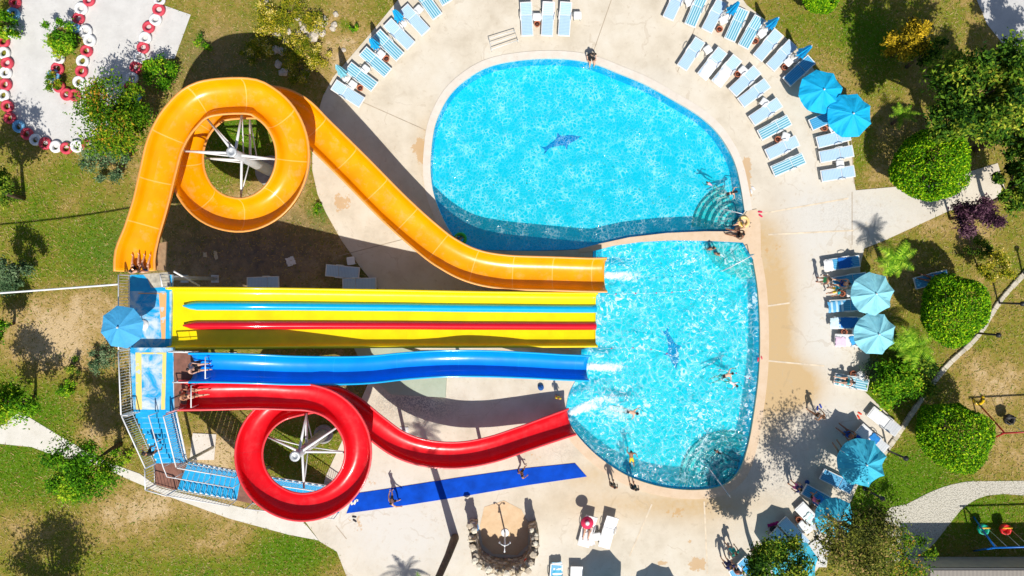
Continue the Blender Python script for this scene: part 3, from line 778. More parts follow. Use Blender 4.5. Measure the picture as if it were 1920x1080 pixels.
tslab('border_band', [(311, 546), (318, 546), (317, 654), (309, 654)], ZN + .004, .002, bluef, pn)
peach = worn_line('peach_line', (0.82, 0.42, 0.16)); ylw = worn_line('yellow_line', (0.86, 0.66, 0.20))
tslab('painted_line', [(298, 551), (312, 551), (310, 637), (303, 637)], ZN + .005, .002, peach, pn)
tslab('painted_line', [(258, 549), (312, 549), (312, 551), (258, 551)], ZN + .006, .002, peach, pn)
tslab('border_band', [(312, 660), (324, 660), (325, 771), (310, 771)], ZS + .004, .002, bluef, ps)
tslab('border_band', [(250, 768), (312, 768), (312, 772), (250, 772)], ZS + .003, .002, bluef, ps)
tslab('painted_line', [(305, 661), (312, 661), (309, 768), (302, 768)], ZS + .005, .002, ylw, ps)
tslab('painted_line', [(254, 661), (265, 661), (266, 768), (255, 768)], ZS + .005, .002, ylw, ps)
tslab('painted_line', [(265, 661), (305, 661), (305, 664), (265, 664)], ZS + .006, .002, ylw, ps)
sb = tslab('start_deck', [(326, 660), (377, 660), (374, 713), (352, 714), (349, 768), (326, 769)], ZS - .02, .12, wood)
tslab('side_deck', [(293, 506), (297, 456), (312, 453), (309, 508)], ZN + .35, .1, M('weathered_board', (0.34, 0.22, 0.12), .8, .25, 6))
tslab('start_mat', [(268, 514), (318, 510), (320, 537), (283, 540), (277, 524)], ZN + .008, .006, M('wet_mat', (0.45, 0.42, 0.34), .5, .35, 4), pn)

def railing(A, Bp, h=1.05, gap=0.14, mid=False, name='railing', parent=tower, posts=True, mat=white_paint):
    """A, B: world base points; top rail, bottom rail, balusters as one rail section"""
    A = A + toff; Bp = Bp + toff; L = (Bp - A).length; mb = MB()
    up = Vector((0, 0, h))
    mb.tube([A + up, Bp + up], .032, 8); mb.tube([A + Vector((0, 0, .12)), Bp + Vector((0, 0, .12))], .018, 6)
    if mid: mb.tube([A + up * .55, Bp + up * .55], .018, 6)
    k = max(1, int(L / gap))
    for i in range(k + 1):
        p = A.lerp(Bp, i / k); r = .03 if i in (0, k) else .012
        mb.tube([p, p + up], r, 5, cap=False)
    return mb.build(name, mat, parent)
railing(at(244, 516, ZN), at(244, 652, ZN)); railing(at(244, 655, ZS), at(249, 771, ZS)); railing(at(250, 772, ZS), at(262, 772, ZS))
railing(at(318, 515, ZN), at(322, 538, ZN), .95)
railing(at(326, 658, ZS), at(372, 659, ZS), .55, .5); railing(at(333, 714.5, ZS), at(362, 714.5, ZS), .5, .5)
railing(at(326, 770, ZS), at(350, 762, ZS), .8, .25, mat=M('red_white_rail', (0.55, 0.25, 0.27), .5, .5, 2))
# starting gates over the blue and red channels
for (x, y0, y1) in ((398, 667, 706), (372, 719, 759)):
    a = at(x, y0, ZS - .1) + toff; b = at(x, y1, ZS - .1) + toff; mb = MB()
    mb.tube([a, a + Vector((0, 0, .8)), b + Vector((0, 0, .8)), b], .03, 6); mb.build('start_gate', white_paint, tower)
for px, py, z in ((250, 520, ZN), (316, 520, ZN), (250, 648, ZN), (316, 648, ZN), (255, 766, ZS), (320, 766, ZS), (345, 690, ZS)):
    p = at(px, py, z) + toff; mb = MB(); mb.tube([(p.x, p.y, 0), (p.x, p.y, z - .15)], .11, 10); mb.box((p.x, p.y, .05), (.45, .45, .06)); mb.build('post', steel, tower)
a = at(326, 509, ZN) + toff; b = at(374, 536, 4.3) + toff; mb = MB(); mb.tube([a, b], .05, 8); mb.build('brace', white_paint, tower)

def flight(TL, TR, BL, BR, name='stair_flight', shift=True):
    """TL,TR top edge, BL,BR bottom edge (world)"""
    TL, TR, BL, BR = (v + toff for v in (TL, TR, BL, BR))
    n = max(2, round((TL.z - BL.z) / .18)); mb = MB()
    for i in range(n):
        t0, t1 = i / n, (i + 1.12) / n
        z = TL.z + (BL.z - TL.z) * (i + 1) / n + (.0)
        q = [TL.lerp(BL, t0), TR.lerp(BR, t0), TR.lerp(BR, min(t1, 1.02)), TL.lerp(BL, min(t1, 1.02))]
        vs = [(p.x, p.y, z) for p in q] + [(p.x, p.y, z - .05) for p in q]
        mb.add(vs, [(3, 2, 1, 0), (4, 5, 6, 7), (0, 1, 5, 4), (1, 2, 6, 5), (2, 3, 7, 6), (3, 0, 4, 7)], 0)
        # pale worn nosing at the front edge of the tread
        e0, e1 = q[3].lerp(q[2], .12), q[3].lerp(q[2], .95)
        d = (q[0] - q[3]) * .12
        mb.add([(e0.x, e0.y, z + .004), (e1.x, e1.y, z + .004), (e1.x + d.x, e1.y + d.y, z + .004), (e0.x + d.x, e0.y + d.y, z + .004)], [(0, 1, 2, 3)], 1)
    for s0, s1 in ((TL, BL), (TR, BR)):
        mb.tube([s0 - Vector((0, 0, .22)), s1 - Vector((0, 0, .12))], .06, 6, 2)
    return mb.build(name, [bluef, M('worn_edge', (0.12, 0.46, 0.74), .7, .4, 5), white_paint], tower)
fA = [at(250, 773, ZS), at(326, 773, ZS), at(292, 868, 4.3), at(348, 866, 4.3)]; flight(*fA)
tslab('landing', [(289, 869), (350, 867), (340, 895), (330, 920), (291, 908)], 4.3, .1, wood)
fB = [at(350, 868, 4.3), at(330, 918, 4.3), at(453, 886, 2.4), at(443, 938, 2.4)]; flight(*fB)
tslab('landing', [(454, 885), (482, 890), (474, 945), (443, 938)], 2.4, .1, wood)
fC = [at(482, 893, 2.4), at(474, 943, 2.4), at(642, 917, .15), at(634, 962, .15)]; flight(*fC)
railing(fA[0], fA[2]); railing(fA[1], fA[3]); railing(at(291, 870, 4.3), at(292, 907, 4.3)); railing(at(292, 908, 4.3), at(330, 919, 4.3), gap=.16)
railing(fB[1], fB[3], gap=.16); railing(fB[0], fB[2]); railing(fC[1], fC[3], gap=.16); railing(fC[0], fC[2])
# handrail down the middle of the flights
mid = lambda a, b, t: a.lerp(b, t)
m0, m1, m2, m3 = mid(fA[0], fA[1], .62), mid(fA[2], fA[3], .55), mid(fB[0], fB[1], .38), mid(fB[2], fB[3], .38)
mb = MB(); up = Vector((0, 0, .95)); pts = [p + toff + up for p in (m0, m1, at(330, 885, 4.3), m2, m3)]
mb.tube(pts, .028, 6)
for p in (m0, m0.lerp(m1, .5), m1, m2, m2.lerp(m3, .5), m3): mb.tube([p + toff, p + toff + up], .022, 5)
mb.build('handrail', white_paint, tower)
for px, py, z in ((300, 900, 4.2), (336, 872, 4.2), (450, 930, 2.3), (478, 895, 2.3)):
    p = at(px, py, z) + toff; mb = MB(); mb.tube([(p.x, p.y, 0), (p.x, p.y, z)], .09, 8); mb.build('post', steel, tower)
# thin cable to the left
mb = MB(); a = at(222, 533, ZN + .9); b = at(-180, 562, 5.6); pts = [a.lerp(b, i / 12) - Vector((0, 0, .25 * math.sin(math.pi * i / 12))) for i in range(13)]
mb.tube(pts, .05, 6); o = mb.build('cable', white_paint); tag(o, 'thin white cable stretched from the tower railing over the lawn', 'cable')
slab('pump_room_roof', [(664, 648), (745, 648), (790, 662), (840, 662), (836, 744), (735, 738), (690, 700), (672, 664)], 0.05, 0.3, mat_pale('green_paving', (0.38, 0.44, 0.34), (0.46, 0.52, 0.42), 1.0))
o = bpy.data.objects['pump_room_roof']; tag(o, 'low pale green concrete roof slab under the blue slide', 'roof slab')
# blue sliding mat
mb = MB()
pts = [at(*p) for p in [(650, 962), (665, 925), (720, 917), (860, 895), (980, 878), (1078, 868), (1100, 893), (990, 909), (880, 928), (760, 947)]]
mb.add([(p.x, p.y, .075) for p in pts] + [(p.x, p.y, .04) for p in pts], [tuple(range(len(pts)))[::-1]] + [(i, (i + 1) % 10, 10 + (i + 1) % 10, 10 + i) for i in range(10)])
mat_bl = simple('mat_blue', (0.001, 0.065, 0.52), .7, .28, 1.2); mat_bl.node_tree.nodes['Principled BSDF'].inputs['Specular IOR Level'].default_value = .08
o = mb.build('slip_mat', mat_bl); tag(o, 'long royal blue mat lying on the pale paving', 'slide mat')
# white letter fragments at the end of the mat
mb = MB()
for pl in ([(657, 936), (661, 946)], [(664, 945), (668, 937), (672, 938)]): strip(mb, pl, .13, .0785)
o2 = mb.build('lettering', M('letter_white', (0.8, 0.76, 0.62), .7, .1)); o2.parent = o
# ------------------------------------------------------------------ vegetation
def leaf_mat(name, stops, trans=0.0, rough=0.6):
    m, nt, b = new_mat(name)
    a = attr(nt, 'tone').outputs['Fac']
    c = ramp(nt, a, stops)
    nt.links.new(c, b.inputs['Base Color']); b.inputs['Roughness'].default_value = rough
    b.inputs['Specular IOR Level'].default_value = 0.06
    return m
LM = {
 'bright': leaf_mat('leaf_bright', [(0.0, (0.02, 0.09, 0.004)), (.4, (0.08, 0.25, 0.006)), (.75, (0.20, 0.42, 0.01)), (1, (0.50, 0.58, 0.03))]),
 'topiary': leaf_mat('leaf_topiary', [(0.0, (0.012, 0.06, 0.003)), (.35, (0.07, 0.25, 0.004)), (.7, (0.24, 0.48, 0.006)), (1, (0.55, 0.68, 0.02))]),
 'pine': leaf_mat('leaf_pine', [(0.0, (0.008, 0.035, 0.005)), (.4, (0.06, 0.15, 0.010)), (.75, (0.20, 0.29, 0.02)), (1, (0.46, 0.48, 0.05))]),
 'olive': leaf_mat('leaf_grey_olive', [(0.0, (0.03, 0.07, 0.03)), (.5, (0.09, 0.17, 0.07)), (1, (0.24, 0.33, 0.17))]),
 'rusty': leaf_mat('leaf_rusty', [(0.0, (0.02, 0.07, 0.003)), (.45, (0.09, 0.22, 0.006)), (.8, (0.26, 0.33, 0.012)), (1, (0.52, 0.26, 0.03))]),
 'ochre': leaf_mat('leaf_ochre', [(0.0, (0.07, 0.06, 0.004)), (.5, (0.34, 0.25, 0.01)), (1, (0.75, 0.50, 0.03))]),
 'purple': leaf_mat('leaf_purple', [(0.0, (0.010, 0.004, 0.008)), (.6, (0.075, 0.028, 0.055)), (1, (0.24, 0.13, 0.16))]),
 'brown': leaf_mat('leaf_brown_green', [(0.0, (0.025, 0.035, 0.006)), (.4, (0.10, 0.12, 0.018)), (.75, (0.22, 0.23, 0.03)), (1, (0.42, 0.28, 0.11))]),
 'palm': leaf_mat('leaf_palm', [(0.0, (0.05, 0.16, 0.01)), (.5, (0.20, 0.42, 0.015)), (1, (0.50, 0.68, 0.06))]),
 'flower': leaf_mat('leaf_yellow_flower', [(0.0, (0.07, 0.11, 0.005)), (.45, (0.24, 0.26, 0.01)), (.8, (0.55, 0.42, 0.03)), (1, (0.80, 0.66, 0.22))]),
 'grass': leaf_mat('grass_blade', [(0.0, (0.48, 0.36, 0.16)), (.4, (0.32, 0.24, 0.06)), (.65, (0.19, 0.20, 0.018)), (1, (0.08, 0.20, 0.006))], rough=.9),
}
bark = simple('bark', (0.10, 0.065, 0.04), .9, .35, 5, bmp=.5)
bark_grey = simple('bark_grey', (0.20, 0.17, 0.14), .9, .3, 5, bmp=.5)

def leaf_mesh(name, centres, mat, size, rnd, parent, flat=0.55, tones=None, aspect=1.7):
    """many small folded leaf quads around the given points"""
    v = []; f = []; tn = []
    size *= .68
    for i, c in enumerate(centres):
        s = size * rnd.uniform(.6, 1.35)
        n = Vector((rnd.gauss(0, 1) * flat, rnd.gauss(0, 1) * flat, 1)).normalized()
        a = rnd.uniform(0, 6.283); u = Vector((math.cos(a), math.sin(a), 0)); u = (u - n * u.dot(n)).normalized(); w = n.cross(u)
        o = len(v); l = s * aspect / 2
        v += [c - u * l, c + w * s * .36 + n * s * .06, c + u * l, c - w * s * .36 + n * s * .06]
        f.append((o, o + 3, o + 2, o + 1))
        t = rnd.random() * .8 + (tones[i] if tones else 0)
        tn += [min(1, max(0, t))] * 4
    me = bpy.data.meshes.new(name); me.from_pydata([tuple(p) for p in v], [], f); me.materials.append(mat)
    at_ = me.attributes.new('tone', 'FLOAT', 'POINT'); at_.data.foreach_set('value', tn)
    return link(name, me, parent)

def crown_points(c, rx, rz, nclump, nleaf, rnd, spread=.26, hollow=.55, shape=None):
    pts = []; tones = []
    cl = []
    while len(cl) < nclump:
        d = Vector((rnd.uniform(-1, 1), rnd.uniform(-1, 1), rnd.uniform(-1, 1)))
        if not hollow < d.length < 1: continue
        r = rnd.uniform(.8, 1.08); cl.append((Vector((d.x * rx * r, d.y * rx * r, d.z * rz)), rnd.uniform(.6, 1.4), rnd.uniform(-.28, .38)))
    for i in range(int(nleaf * 1.9)):
        p, s, t = rnd.choice(cl)
        q = c + p + Vector((rnd.gauss(0, 1) * rx, rnd.gauss(0, 1) * rx, rnd.gauss(0, 1) * rz)) * spread * s * .6
        if q.z < 0.08: q.z = rnd.uniform(.05, .2)
        pts.append(q); tones.append(t + rnd.gauss(0, .06))
    return pts, tones, [c + p for p, _, _ in cl]

def limbs(mb, base, top, clumps, r, rnd, n=7):
    fork = base.lerp(top, .55)
    mid = base.lerp(fork, .5) + Vector((rnd.uniform(-.1, .1), rnd.uniform(-.1, .1), 0))
    mb.tube([base, mid, fork], [r, r * .8, r * .62], 8)
    for e in rnd.sample(clumps, min(n, len(clumps))):
        m_ = fork.lerp(e, .5) + Vector((rnd.uniform(-.15, .15), rnd.uniform(-.15, .15), rnd.uniform(0, .15)))
        mb.tube([fork, m_, e], [r * .5, r * .3, r * .1], 6)

def tree(name, label, cat, basepx, crownpx, zc, rpx, style, nleaf=2600, size=.15, rz=None, nclump=26, seed=1, trunk_r=.12, spread=.26, hollow=.5, group=None, bk=None, flat=.55):
    rnd = random.Random(seed)
    c = at(crownpx[0], crownpx[1], zc); b = at(basepx[0], basepx[1], 0) if basepx else Vector((c.x, c.y, 0))
    rx = rpx / PPM * (H - zc) / H; rz = rz or rx * .75
    root = empty(name, (b.x, b.y, 0), 0, label, cat, group)
    pts, tn, cl = crown_points(c - b, rx, rz, nclump, nleaf, rnd, spread, hollow)
    leaf_mesh('crown' if cat != 'shrub' else 'foliage', pts, LM[style], size, rnd, root, tones=tn, flat=flat)
    mb = MB(); limbs(mb, Vector((0, 0, 0)), c - b, cl, trunk_r, rnd, 9); mb.build('trunk' if cat != 'shrub' else 'stem', bk or bark, root)
    return root

def topiary(label, crownpx, zc, rpx, seed, group=None):
    rnd = random.Random(seed); c = at(crownpx[0], crownpx[1], zc); r = rpx / PPM * (H - zc) / H
    root = empty('round_tree', (c.x, c.y, 0), 0, label, 'tree', group); pts = []; tn = []
    lump = [(Vector((rnd.gauss(0, 1), rnd.gauss(0, 1), rnd.gauss(0, 1))).normalized(), rnd.uniform(-.12, .13)) for _ in range(60)]
    gaps = [Vector((rnd.gauss(0, 1), rnd.gauss(0, 1), abs(rnd.gauss(0, 1)))).normalized() for _ in range(9)]
    for i in range(19000):
        d = Vector((rnd.gauss(0, 1), rnd.gauss(0, 1), rnd.gauss(0, 1))).normalized()
        k = 1 + sum(a * max(0, d.dot(l) - .86) * 7 for l, a in lump)
        rr = r * k * (1 - abs(rnd.gauss(0, .10)))
        if any(d.dot(q) > .978 for q in gaps) and rnd.random() < .75: continue
        pts.append(Vector((d.x * rr, d.y * rr, zc + d.z * rr * .82))); tn.append(rnd.gauss(.02, .16))
    leaf_mesh('crown', pts, LM['topiary'], .125, rnd, root, flat=.6, tones=tn)
    mb = MB(); mb.tube([(0, 0, 0), (0.03, .02, zc * .5), (0, 0, zc)], [.14, .11, .09], 8)
    for k in range(6):
        a = k * 1.05; mb.tube([(0, 0, zc * .6), (math.cos(a) * r * .4, math.sin(a) * r * .4, zc), (math.cos(a) * r * .75, math.sin(a) * r * .75, zc + .3)], [.06, .045, .02], 6)
    mb.build('trunk', bark, root)
    return root

def palm(label, basepx, crownpx, zc, rpx, nf, seed, style='palm', trunk_r=.13, name='palm_tree', droop=.55, width=.32, group=None):
    rnd = random.Random(seed); c = at(crownpx[0], crownpx[1], zc); b = at(basepx[0], basepx[1], 0)
    L = rpx / PPM * (H - zc) / H
    root = empty(name, (b.x, b.y, 0), 0, label, 'palm' if 'palm' in name else 'plant', group); c = c - b
    mb = MB(); mb.tube([(0, 0, 0), c * .35 + Vector((.04, 0, 0)), c * .7, c], [trunk_r * 1.25, trunk_r, trunk_r * .9, trunk_r * .8], 10); mb.build('trunk', bark, root)
    for k in range(nf):
        a = k * 2.399 + rnd.uniform(-.2, .2); el = rnd.uniform(-.1, .9); ln = L * rnd.uniform(.8, 1.1) / max(.55, math.cos(el * .7))
        d = Vector((math.cos(a), math.sin(a), 0)); side = Vector((-d.y, d.x, 0)); v = []; f = []; tn = []
        spine = [c + d * (ln * t * (1 - .12 * t)) + Vector((0, 0, ln * (math.sin(el) * t - droop * t * t))) for t in [i / 9 for i in range(10)]]
        for i in range(1, 10):
            w = width * math.sin(math.pi * (i / 10) ** .7) + .04; t = (spine[i] - spine[i - 1])
            for sg in (-1, 1):
                for q in (0, .5):
                    p = spine[i - 1].lerp(spine[i], q); e = p + side * sg * w + t * .9 - Vector((0, 0, w * .35)); o = len(v)
                    v += [p, p + t * .38, e]; f.append((o, o + 1, o + 2) if sg < 0 else (o, o + 2, o + 1)); tn += [rnd.random() * .9] * 3
        me = bpy.data.meshes.new('frond'); me.from_pydata([tuple(p) for p in v], [], f); me.materials.append(LM[style])
        me.attributes.new('tone', 'FLOAT', 'POINT').data.foreach_set('value', tn); link('frond', me, root)
    return root

# right side
topiary('round clipped bright green tree standing at the bend of the concrete path', (1745, 311), 2.5, 65, 11, 'round clipped trees')
topiary('round clipped green tree beside the two pale parasols and the kerb', (1788, 581), 2.5, 63, 12, 'round clipped trees')
topiary('round clipped green tree on dry lawn near the yellow swim ring', (1786, 816), 2.4, 63, 13, 'round clipped trees')
topiary('round clipped bright tree cut off by the upper edge above the lounger arc', (1540, -12), 2.0, 36, 14, 'round clipped trees')
tree('pine_tree', 'tall dark green pine with lit clumps, tallest over the shaded lawn', 'tree', (1745, 265), (1845, 175), 6.2, 98, 'pine', 9500, .2, rz=2.4, nclump=62, seed=21, trunk_r=.22, spread=.155, hollow=.45)
tree('pine_tree', 'dark pine reaching in from the edge beside the tallest pine', 'tree', (1830, 280), (1935, 240), 5.8, 75, 'pine', 6000, .2, rz=2.0, nclump=44, seed=22, trunk_r=.2, spread=.155, hollow=.45)
tree('pine_tree', 'lower green pine overhanging the end of the concrete path', 'tree', (1850, 385), (1918, 345), 3.6, 52, 'pine', 2600, .2, rz=1.2, nclump=28, seed=23, trunk_r=.15, spread=.17)
tree('pine_tree', 'pine just beyond the frame edge shading the grey pavement corner', 'tree', (1905, 190), (2050, 118), 6.0, 66, 'pine', 4500, .2, rz=1.8, nclump=34, seed=24, trunk_r=.2, spread=.16)
tree('ochre_tree', 'slim ochre and dark leaved tree surrounded by deep shade', 'tree', (1672, 105), (1703, 78), 3.6, 34, 'ochre', 2300, .14, rz=1.5, nclump=20, seed=26)
tree('dark_tree', 'small dark olive tree pressed against the ochre tree', 'tree', (1700, 125), (1737, 92), 3.4, 30, 'pine', 1300, .13, rz=1.0, nclump=14, seed=27)
tree('purple_tree', 'purple leaved plum tree beside the concrete path', 'tree', (1781, 410), (1836, 402), 2.9, 41, 'purple', 2600, .14, rz=1.0, nclump=22, seed=28, trunk_r=.09)
tree('yellow_tree', 'small yellow green tree on dry lawn below the purple tree', 'tree', (1832, 498), (1868, 503), 1.9, 31, 'flower', 1100, .12, rz=.8, nclump=14, seed=29, trunk_r=.06)
tree('dark_shrub', 'low dark green shrub between the purple and the yellow green tree', 'shrub', None, (1838, 470), .7, 24, 'pine', 700, .11, rz=.5, nclump=10, seed=30, trunk_r=.04)
palm('young palm with arching bright fronds behind the upper pale parasol', (1652, 489), (1680, 486), 2.1, 40, 17, 31, group='palms by the pale parasols')
palm('green palm growing below the lower pale parasol', (1680, 640), (1714, 648), 2.0, 46, 18, 32, group='palms by the pale parasols')
palm('small banana plant with broad leaves in deep shade by the bright blue parasols', (1672, 232), (1692, 216), 1.1, 30, 8, 33, name='banana_plant', width=.2, droop=.25, trunk_r=.08)
tree('leafy_shrub', 'bright green shrub with yellow tips beside the kerb', 'shrub', None, (1678, 722), 1.2, 46, 'bright', 2600, .15, rz=.9, nclump=20, seed=34, trunk_r=.05)
tree('dark_shrub', 'dark green shrub under the palm near the lower pale parasol', 'shrub', None, (1722, 700), .9, 42, 'pine', 1500, .14, rz=.6, nclump=14, seed=35, trunk_r=.05)
tree('dark_shrub', 'thin weedy shrub behind the plain white chair by the deck edge', 'shrub', None, (1632, 690), .5, 26, 'olive', 600, .09, rz=.4, nclump=12, seed=36, trunk_r=.03)
tree('brown_tree', 'sparse brown green tree overhanging the half buried turquoise parasol', 'tree', (1522, 950), (1606, 1006), 5.3, 76, 'brown', 4600, .13, rz=1.5, nclump=34, seed=37, trunk_r=.17, spread=.3, bk=bark_grey)
tree('brown_tree', 'thin olive brown tree beside the gravel path and the low building', 'tree', (1660, 1010), (1700, 1036), 3.2, 58, 'rusty', 1800, .12, rz=1.0, nclump=28, seed=39, trunk_r=.1, spread=.25, bk=bark_grey)
tree('dense_tree', 'dense dark green tree growing over the loungers at the lower edge', 'tree', (1412, 1032), (1452, 1066), 4.2, 57, 'pine', 5200, .15, rz=1.4, nclump=30, seed=38, trunk_r=.15)
# left side
tree('feathery_tree', 'loose feathery green tree with rusty tips beside the kart track', 'tree', (245, 240), (203, 222), 3.1, 74, 'rusty', 4600, .15, rz=1.1, nclump=34, seed=41, trunk_r=.1, spread=.26)
tree('leafy_shrub', 'rounded green shrub on the grass island of the kart track', 'shrub', None, (110, 66), 1.0, 32, 'bright', 1500, .13, rz=.8, nclump=16, seed=42, trunk_r=.05)
tree('leafy_shrub', 'small green shrub with orange tips at the tip of the tyre island', 'shrub', None, (98, 152), .6, 17, 'rusty', 450, .11, rz=.4, nclump=9, seed=43, trunk_r=.03)
tree('leafy_shrub', 'bright green shrub beside the concrete slab of the kart track', 'shrub', None, (302, 136), .8, 33, 'bright', 1500, .13, rz=.6, nclump=16, seed=44, trunk_r=.05)
tree('grey_shrub', 'grey green rounded shrub below the kart track', 'shrub', None, (200, 302), .9, 40, 'olive', 2000, .12, rz=.7, nclump=18, seed=45, trunk_r=.05)
tree('leafy_tree', 'bright green tree standing on the left footpath', 'tree', (226, 832), (150, 882), 4.0, 58, 'bright', 5000, .13, rz=1.4, nclump=28, seed=46, trunk_r=.13)
tree('leafy_tree', 'bright green tree at the left edge above the footpath', 'tree', (66, 742), (6, 765), 3.4, 44, 'bright', 2400, .15, rz=1.2, nclump=22, seed=47, trunk_r=.11)
tree('olive_tree', 'grey green olive tree at the left edge with a dark trunk', 'tree', (60, 498), (14, 516), 2.3, 34, 'olive', 1900, .12, rz=.9, nclump=18, seed=48, trunk_r=.09)
tree('leafy_tree', 'tree just outside the left edge below the olive tree', 'tree', (26, 606), (-32, 616), 3.0, 40, 'bright', 1500, .15, rz=1.0, nclump=18, seed=49, trunk_r=.1)
tree('dark_tree', 'tall tree outside the left edge throwing long shade over the lawn', 'tree', (45, 372), (-50, 345), 4.5, 52, 'pine', 2600, .16, rz=1.6, nclump=22, seed=50, trunk_r=.14)
tree('dark_tree', 'tree beyond the lower left corner whose round shade lies on the lawn', 'tree', (112, 1140), (22, 1212), 4.2, 76, 'bright', 4200, .16, rz=1.7, nclump=30, seed=51, trunk_r=.14)
tree('dark_shrub', 'dark leafy shrub at the upper left corner beside the tyres', 'shrub', None, (6, 48), 1.2, 26, 'bright', 1200, .13, rz=.9, nclump=14, seed=52, trunk_r=.05)
tree('grey_shrub', 'small grey green shrub beside the tower railing', 'shrub', None, (190, 672), .7, 26, 'olive', 900, .1, rz=.5, nclump=14, seed=53, trunk_r=.04)
tree('dark_shrub', 'small dark shrub on dry grass between the tower and the dark shade', 'shrub', None, (140, 686), .5, 17, 'pine', 420, .09, rz=.4, nclump=9, seed=54, trunk_r=.03)
tree('leafy_shrub', 'small bright green shrub on the dry lawn near the footpath', 'shrub', None, (122, 726), .4, 19, 'bright', 420, .1, rz=.3, nclump=10, seed=55, trunk_r=.03)
tree('leafy_shrub', 'little yellow green bush beside the footpath and the stairs', 'shrub', None, (228, 852), .5, 20, 'bright', 480, .1, rz=.3, nclump=10, seed=56, trunk_r=.03)
tree('dark_shrub', 'green bush at the left edge above the olive tree', 'shrub', None, (8, 368), .8, 20, 'pine', 600, .11, rz=.5, nclump=10, seed=57, trunk_r=.04)
tree('leafy_shrub', 'small green tuft on the bare soil near the upper left lounger arc', 'shrub', None, (662, 50), .3, 10, 'bright', 160, .09, rz=.2, nclump=6, seed=58, trunk_r=.02)
tree('leafy_shrub', 'green tuft on soil between the orange slide and the deck edge', 'shrub', None, (597, 390), .3, 10, 'bright', 160, .09, rz=.2, nclump=6, seed=59, trunk_r=.02)
tree('leafy_shrub', 'weed growing on bare soil beside the slab of the kart track', 'shrub', None, (380, 78), .35, 18, 'bright', 220, .1, rz=.25, nclump=7, seed=60, trunk_r=.02)
# flowering bank of shrubs over pale rocks
for i, (px, py, r) in enumerate([(490, 30, 36), (545, 28, 34), (592, 40, 28), (500, 75, 34), (548, 90, 32), (596, 105, 22), (560, 130, 26), (470, 95, 20)]):
    place = ['nearest the soil path', 'in the upper middle of the rocky bank', 'against the bare soil', 'above the shade of the orange slide', 'among the palest rocks', 'at the outer corner of the bank', 'lowest on the rocky bank', 'half in the slide shade'][i]
    tree('flowering_shrub', 'yellow flowering shrub ' + place, 'shrub', None, (px, py), .45, r, 'flower', 750, .1, rz=.32, nclump=12, seed=70 + i, trunk_r=.03, group='yellow shrubs on the rocky bank', hollow=.3)
rock_m = simple('pale_rock', (0.56, 0.50, 0.42), .9, .3, 3, bmp=.5)
def rock(px, py, r, seed, z=0, mat=rock_m, label=None, group=None, parent=None, flat=.6):
    rnd = random.Random(seed); bm = bmesh.new(); bmesh.ops.create_icosphere(bm, subdivisions=2, radius=1)
    for v in bm.verts: v.co *= 1 + rnd.uniform(-.22, .22)
    sx, sy, sz = r * rnd.uniform(.8, 1.2), r * rnd.uniform(.7, 1.1), r * flat
    for v in bm.verts: v.co = Vector((v.co.x * sx, v.co.y * sy, v.co.z * sz + sz * .6))
    me = bpy.data.meshes.new('rock'); bm.to_mesh(me); bm.free(); me.materials.append(mat)
    p = at(px, py, z); o = link('rock', me, parent, (p.x, p.y, z) if parent is None else None, rnd.uniform(0, 6))
    if parent is None: tag(o, label, 'rock', group)
    return o
rp = random.Random(5)
for i in range(26):
    rock(rp.gauss(548, 38), rp.gauss(62, 34), rp.uniform(.12, .34), 300 + i, label='pale rock lying among the yellow flowering shrubs', group='rocks on the flowering bank')

# loose grass blades over the lawn
def field(g, x, y): return gauss(g, x, y)
rnd = random.Random(3); v = []; f = []; tn = []
KEEP = [DECK, TRACK, PATH, GRAVEL, SHADYPATH, offset(UPPER, .5), offset(LOWER, .5)]
cnt = 0
while cnt < 75000:
    x = rnd.uniform(-31, 31); y = rnd.uniform(-17.5, 17.5)
    if any(pip(x, y, k) for k in KEEP) and not pip(x, y, ISLAND): continue
    gr = field(GREEN, x, y) * .6 - field(DIRT, x, y) * .4
    if rnd.random() > .6 + gr: 
        cnt += 1; continue
    cnt += 1
    a = rnd.uniform(0, 6.28); h = rnd.uniform(.04, .12); ln = rnd.uniform(.08, .24)
    d = Vector((math.cos(a), math.sin(a))) ; o = len(v)
    v += [(x - d.y * .025, y + d.x * .025, .002), (x + d.y * .025, y - d.x * .025, .002), (x + d.x * ln, y + d.y * ln, h)]
    f.append((o, o + 1, o + 2)); tn += [min(1, max(0, rnd.gauss(.36, .34) + gr * .8))] * 3
me = bpy.data.meshes.new('grass'); me.from_pydata(v, [], f); me.materials.append(LM['grass'])
me.attributes.new('tone', 'FLOAT', 'POINT').data.foreach_set('value', tn)
tag(link('grass', me), 'short dry and green grass blades over the lawn', 'grass', kind='stuff')

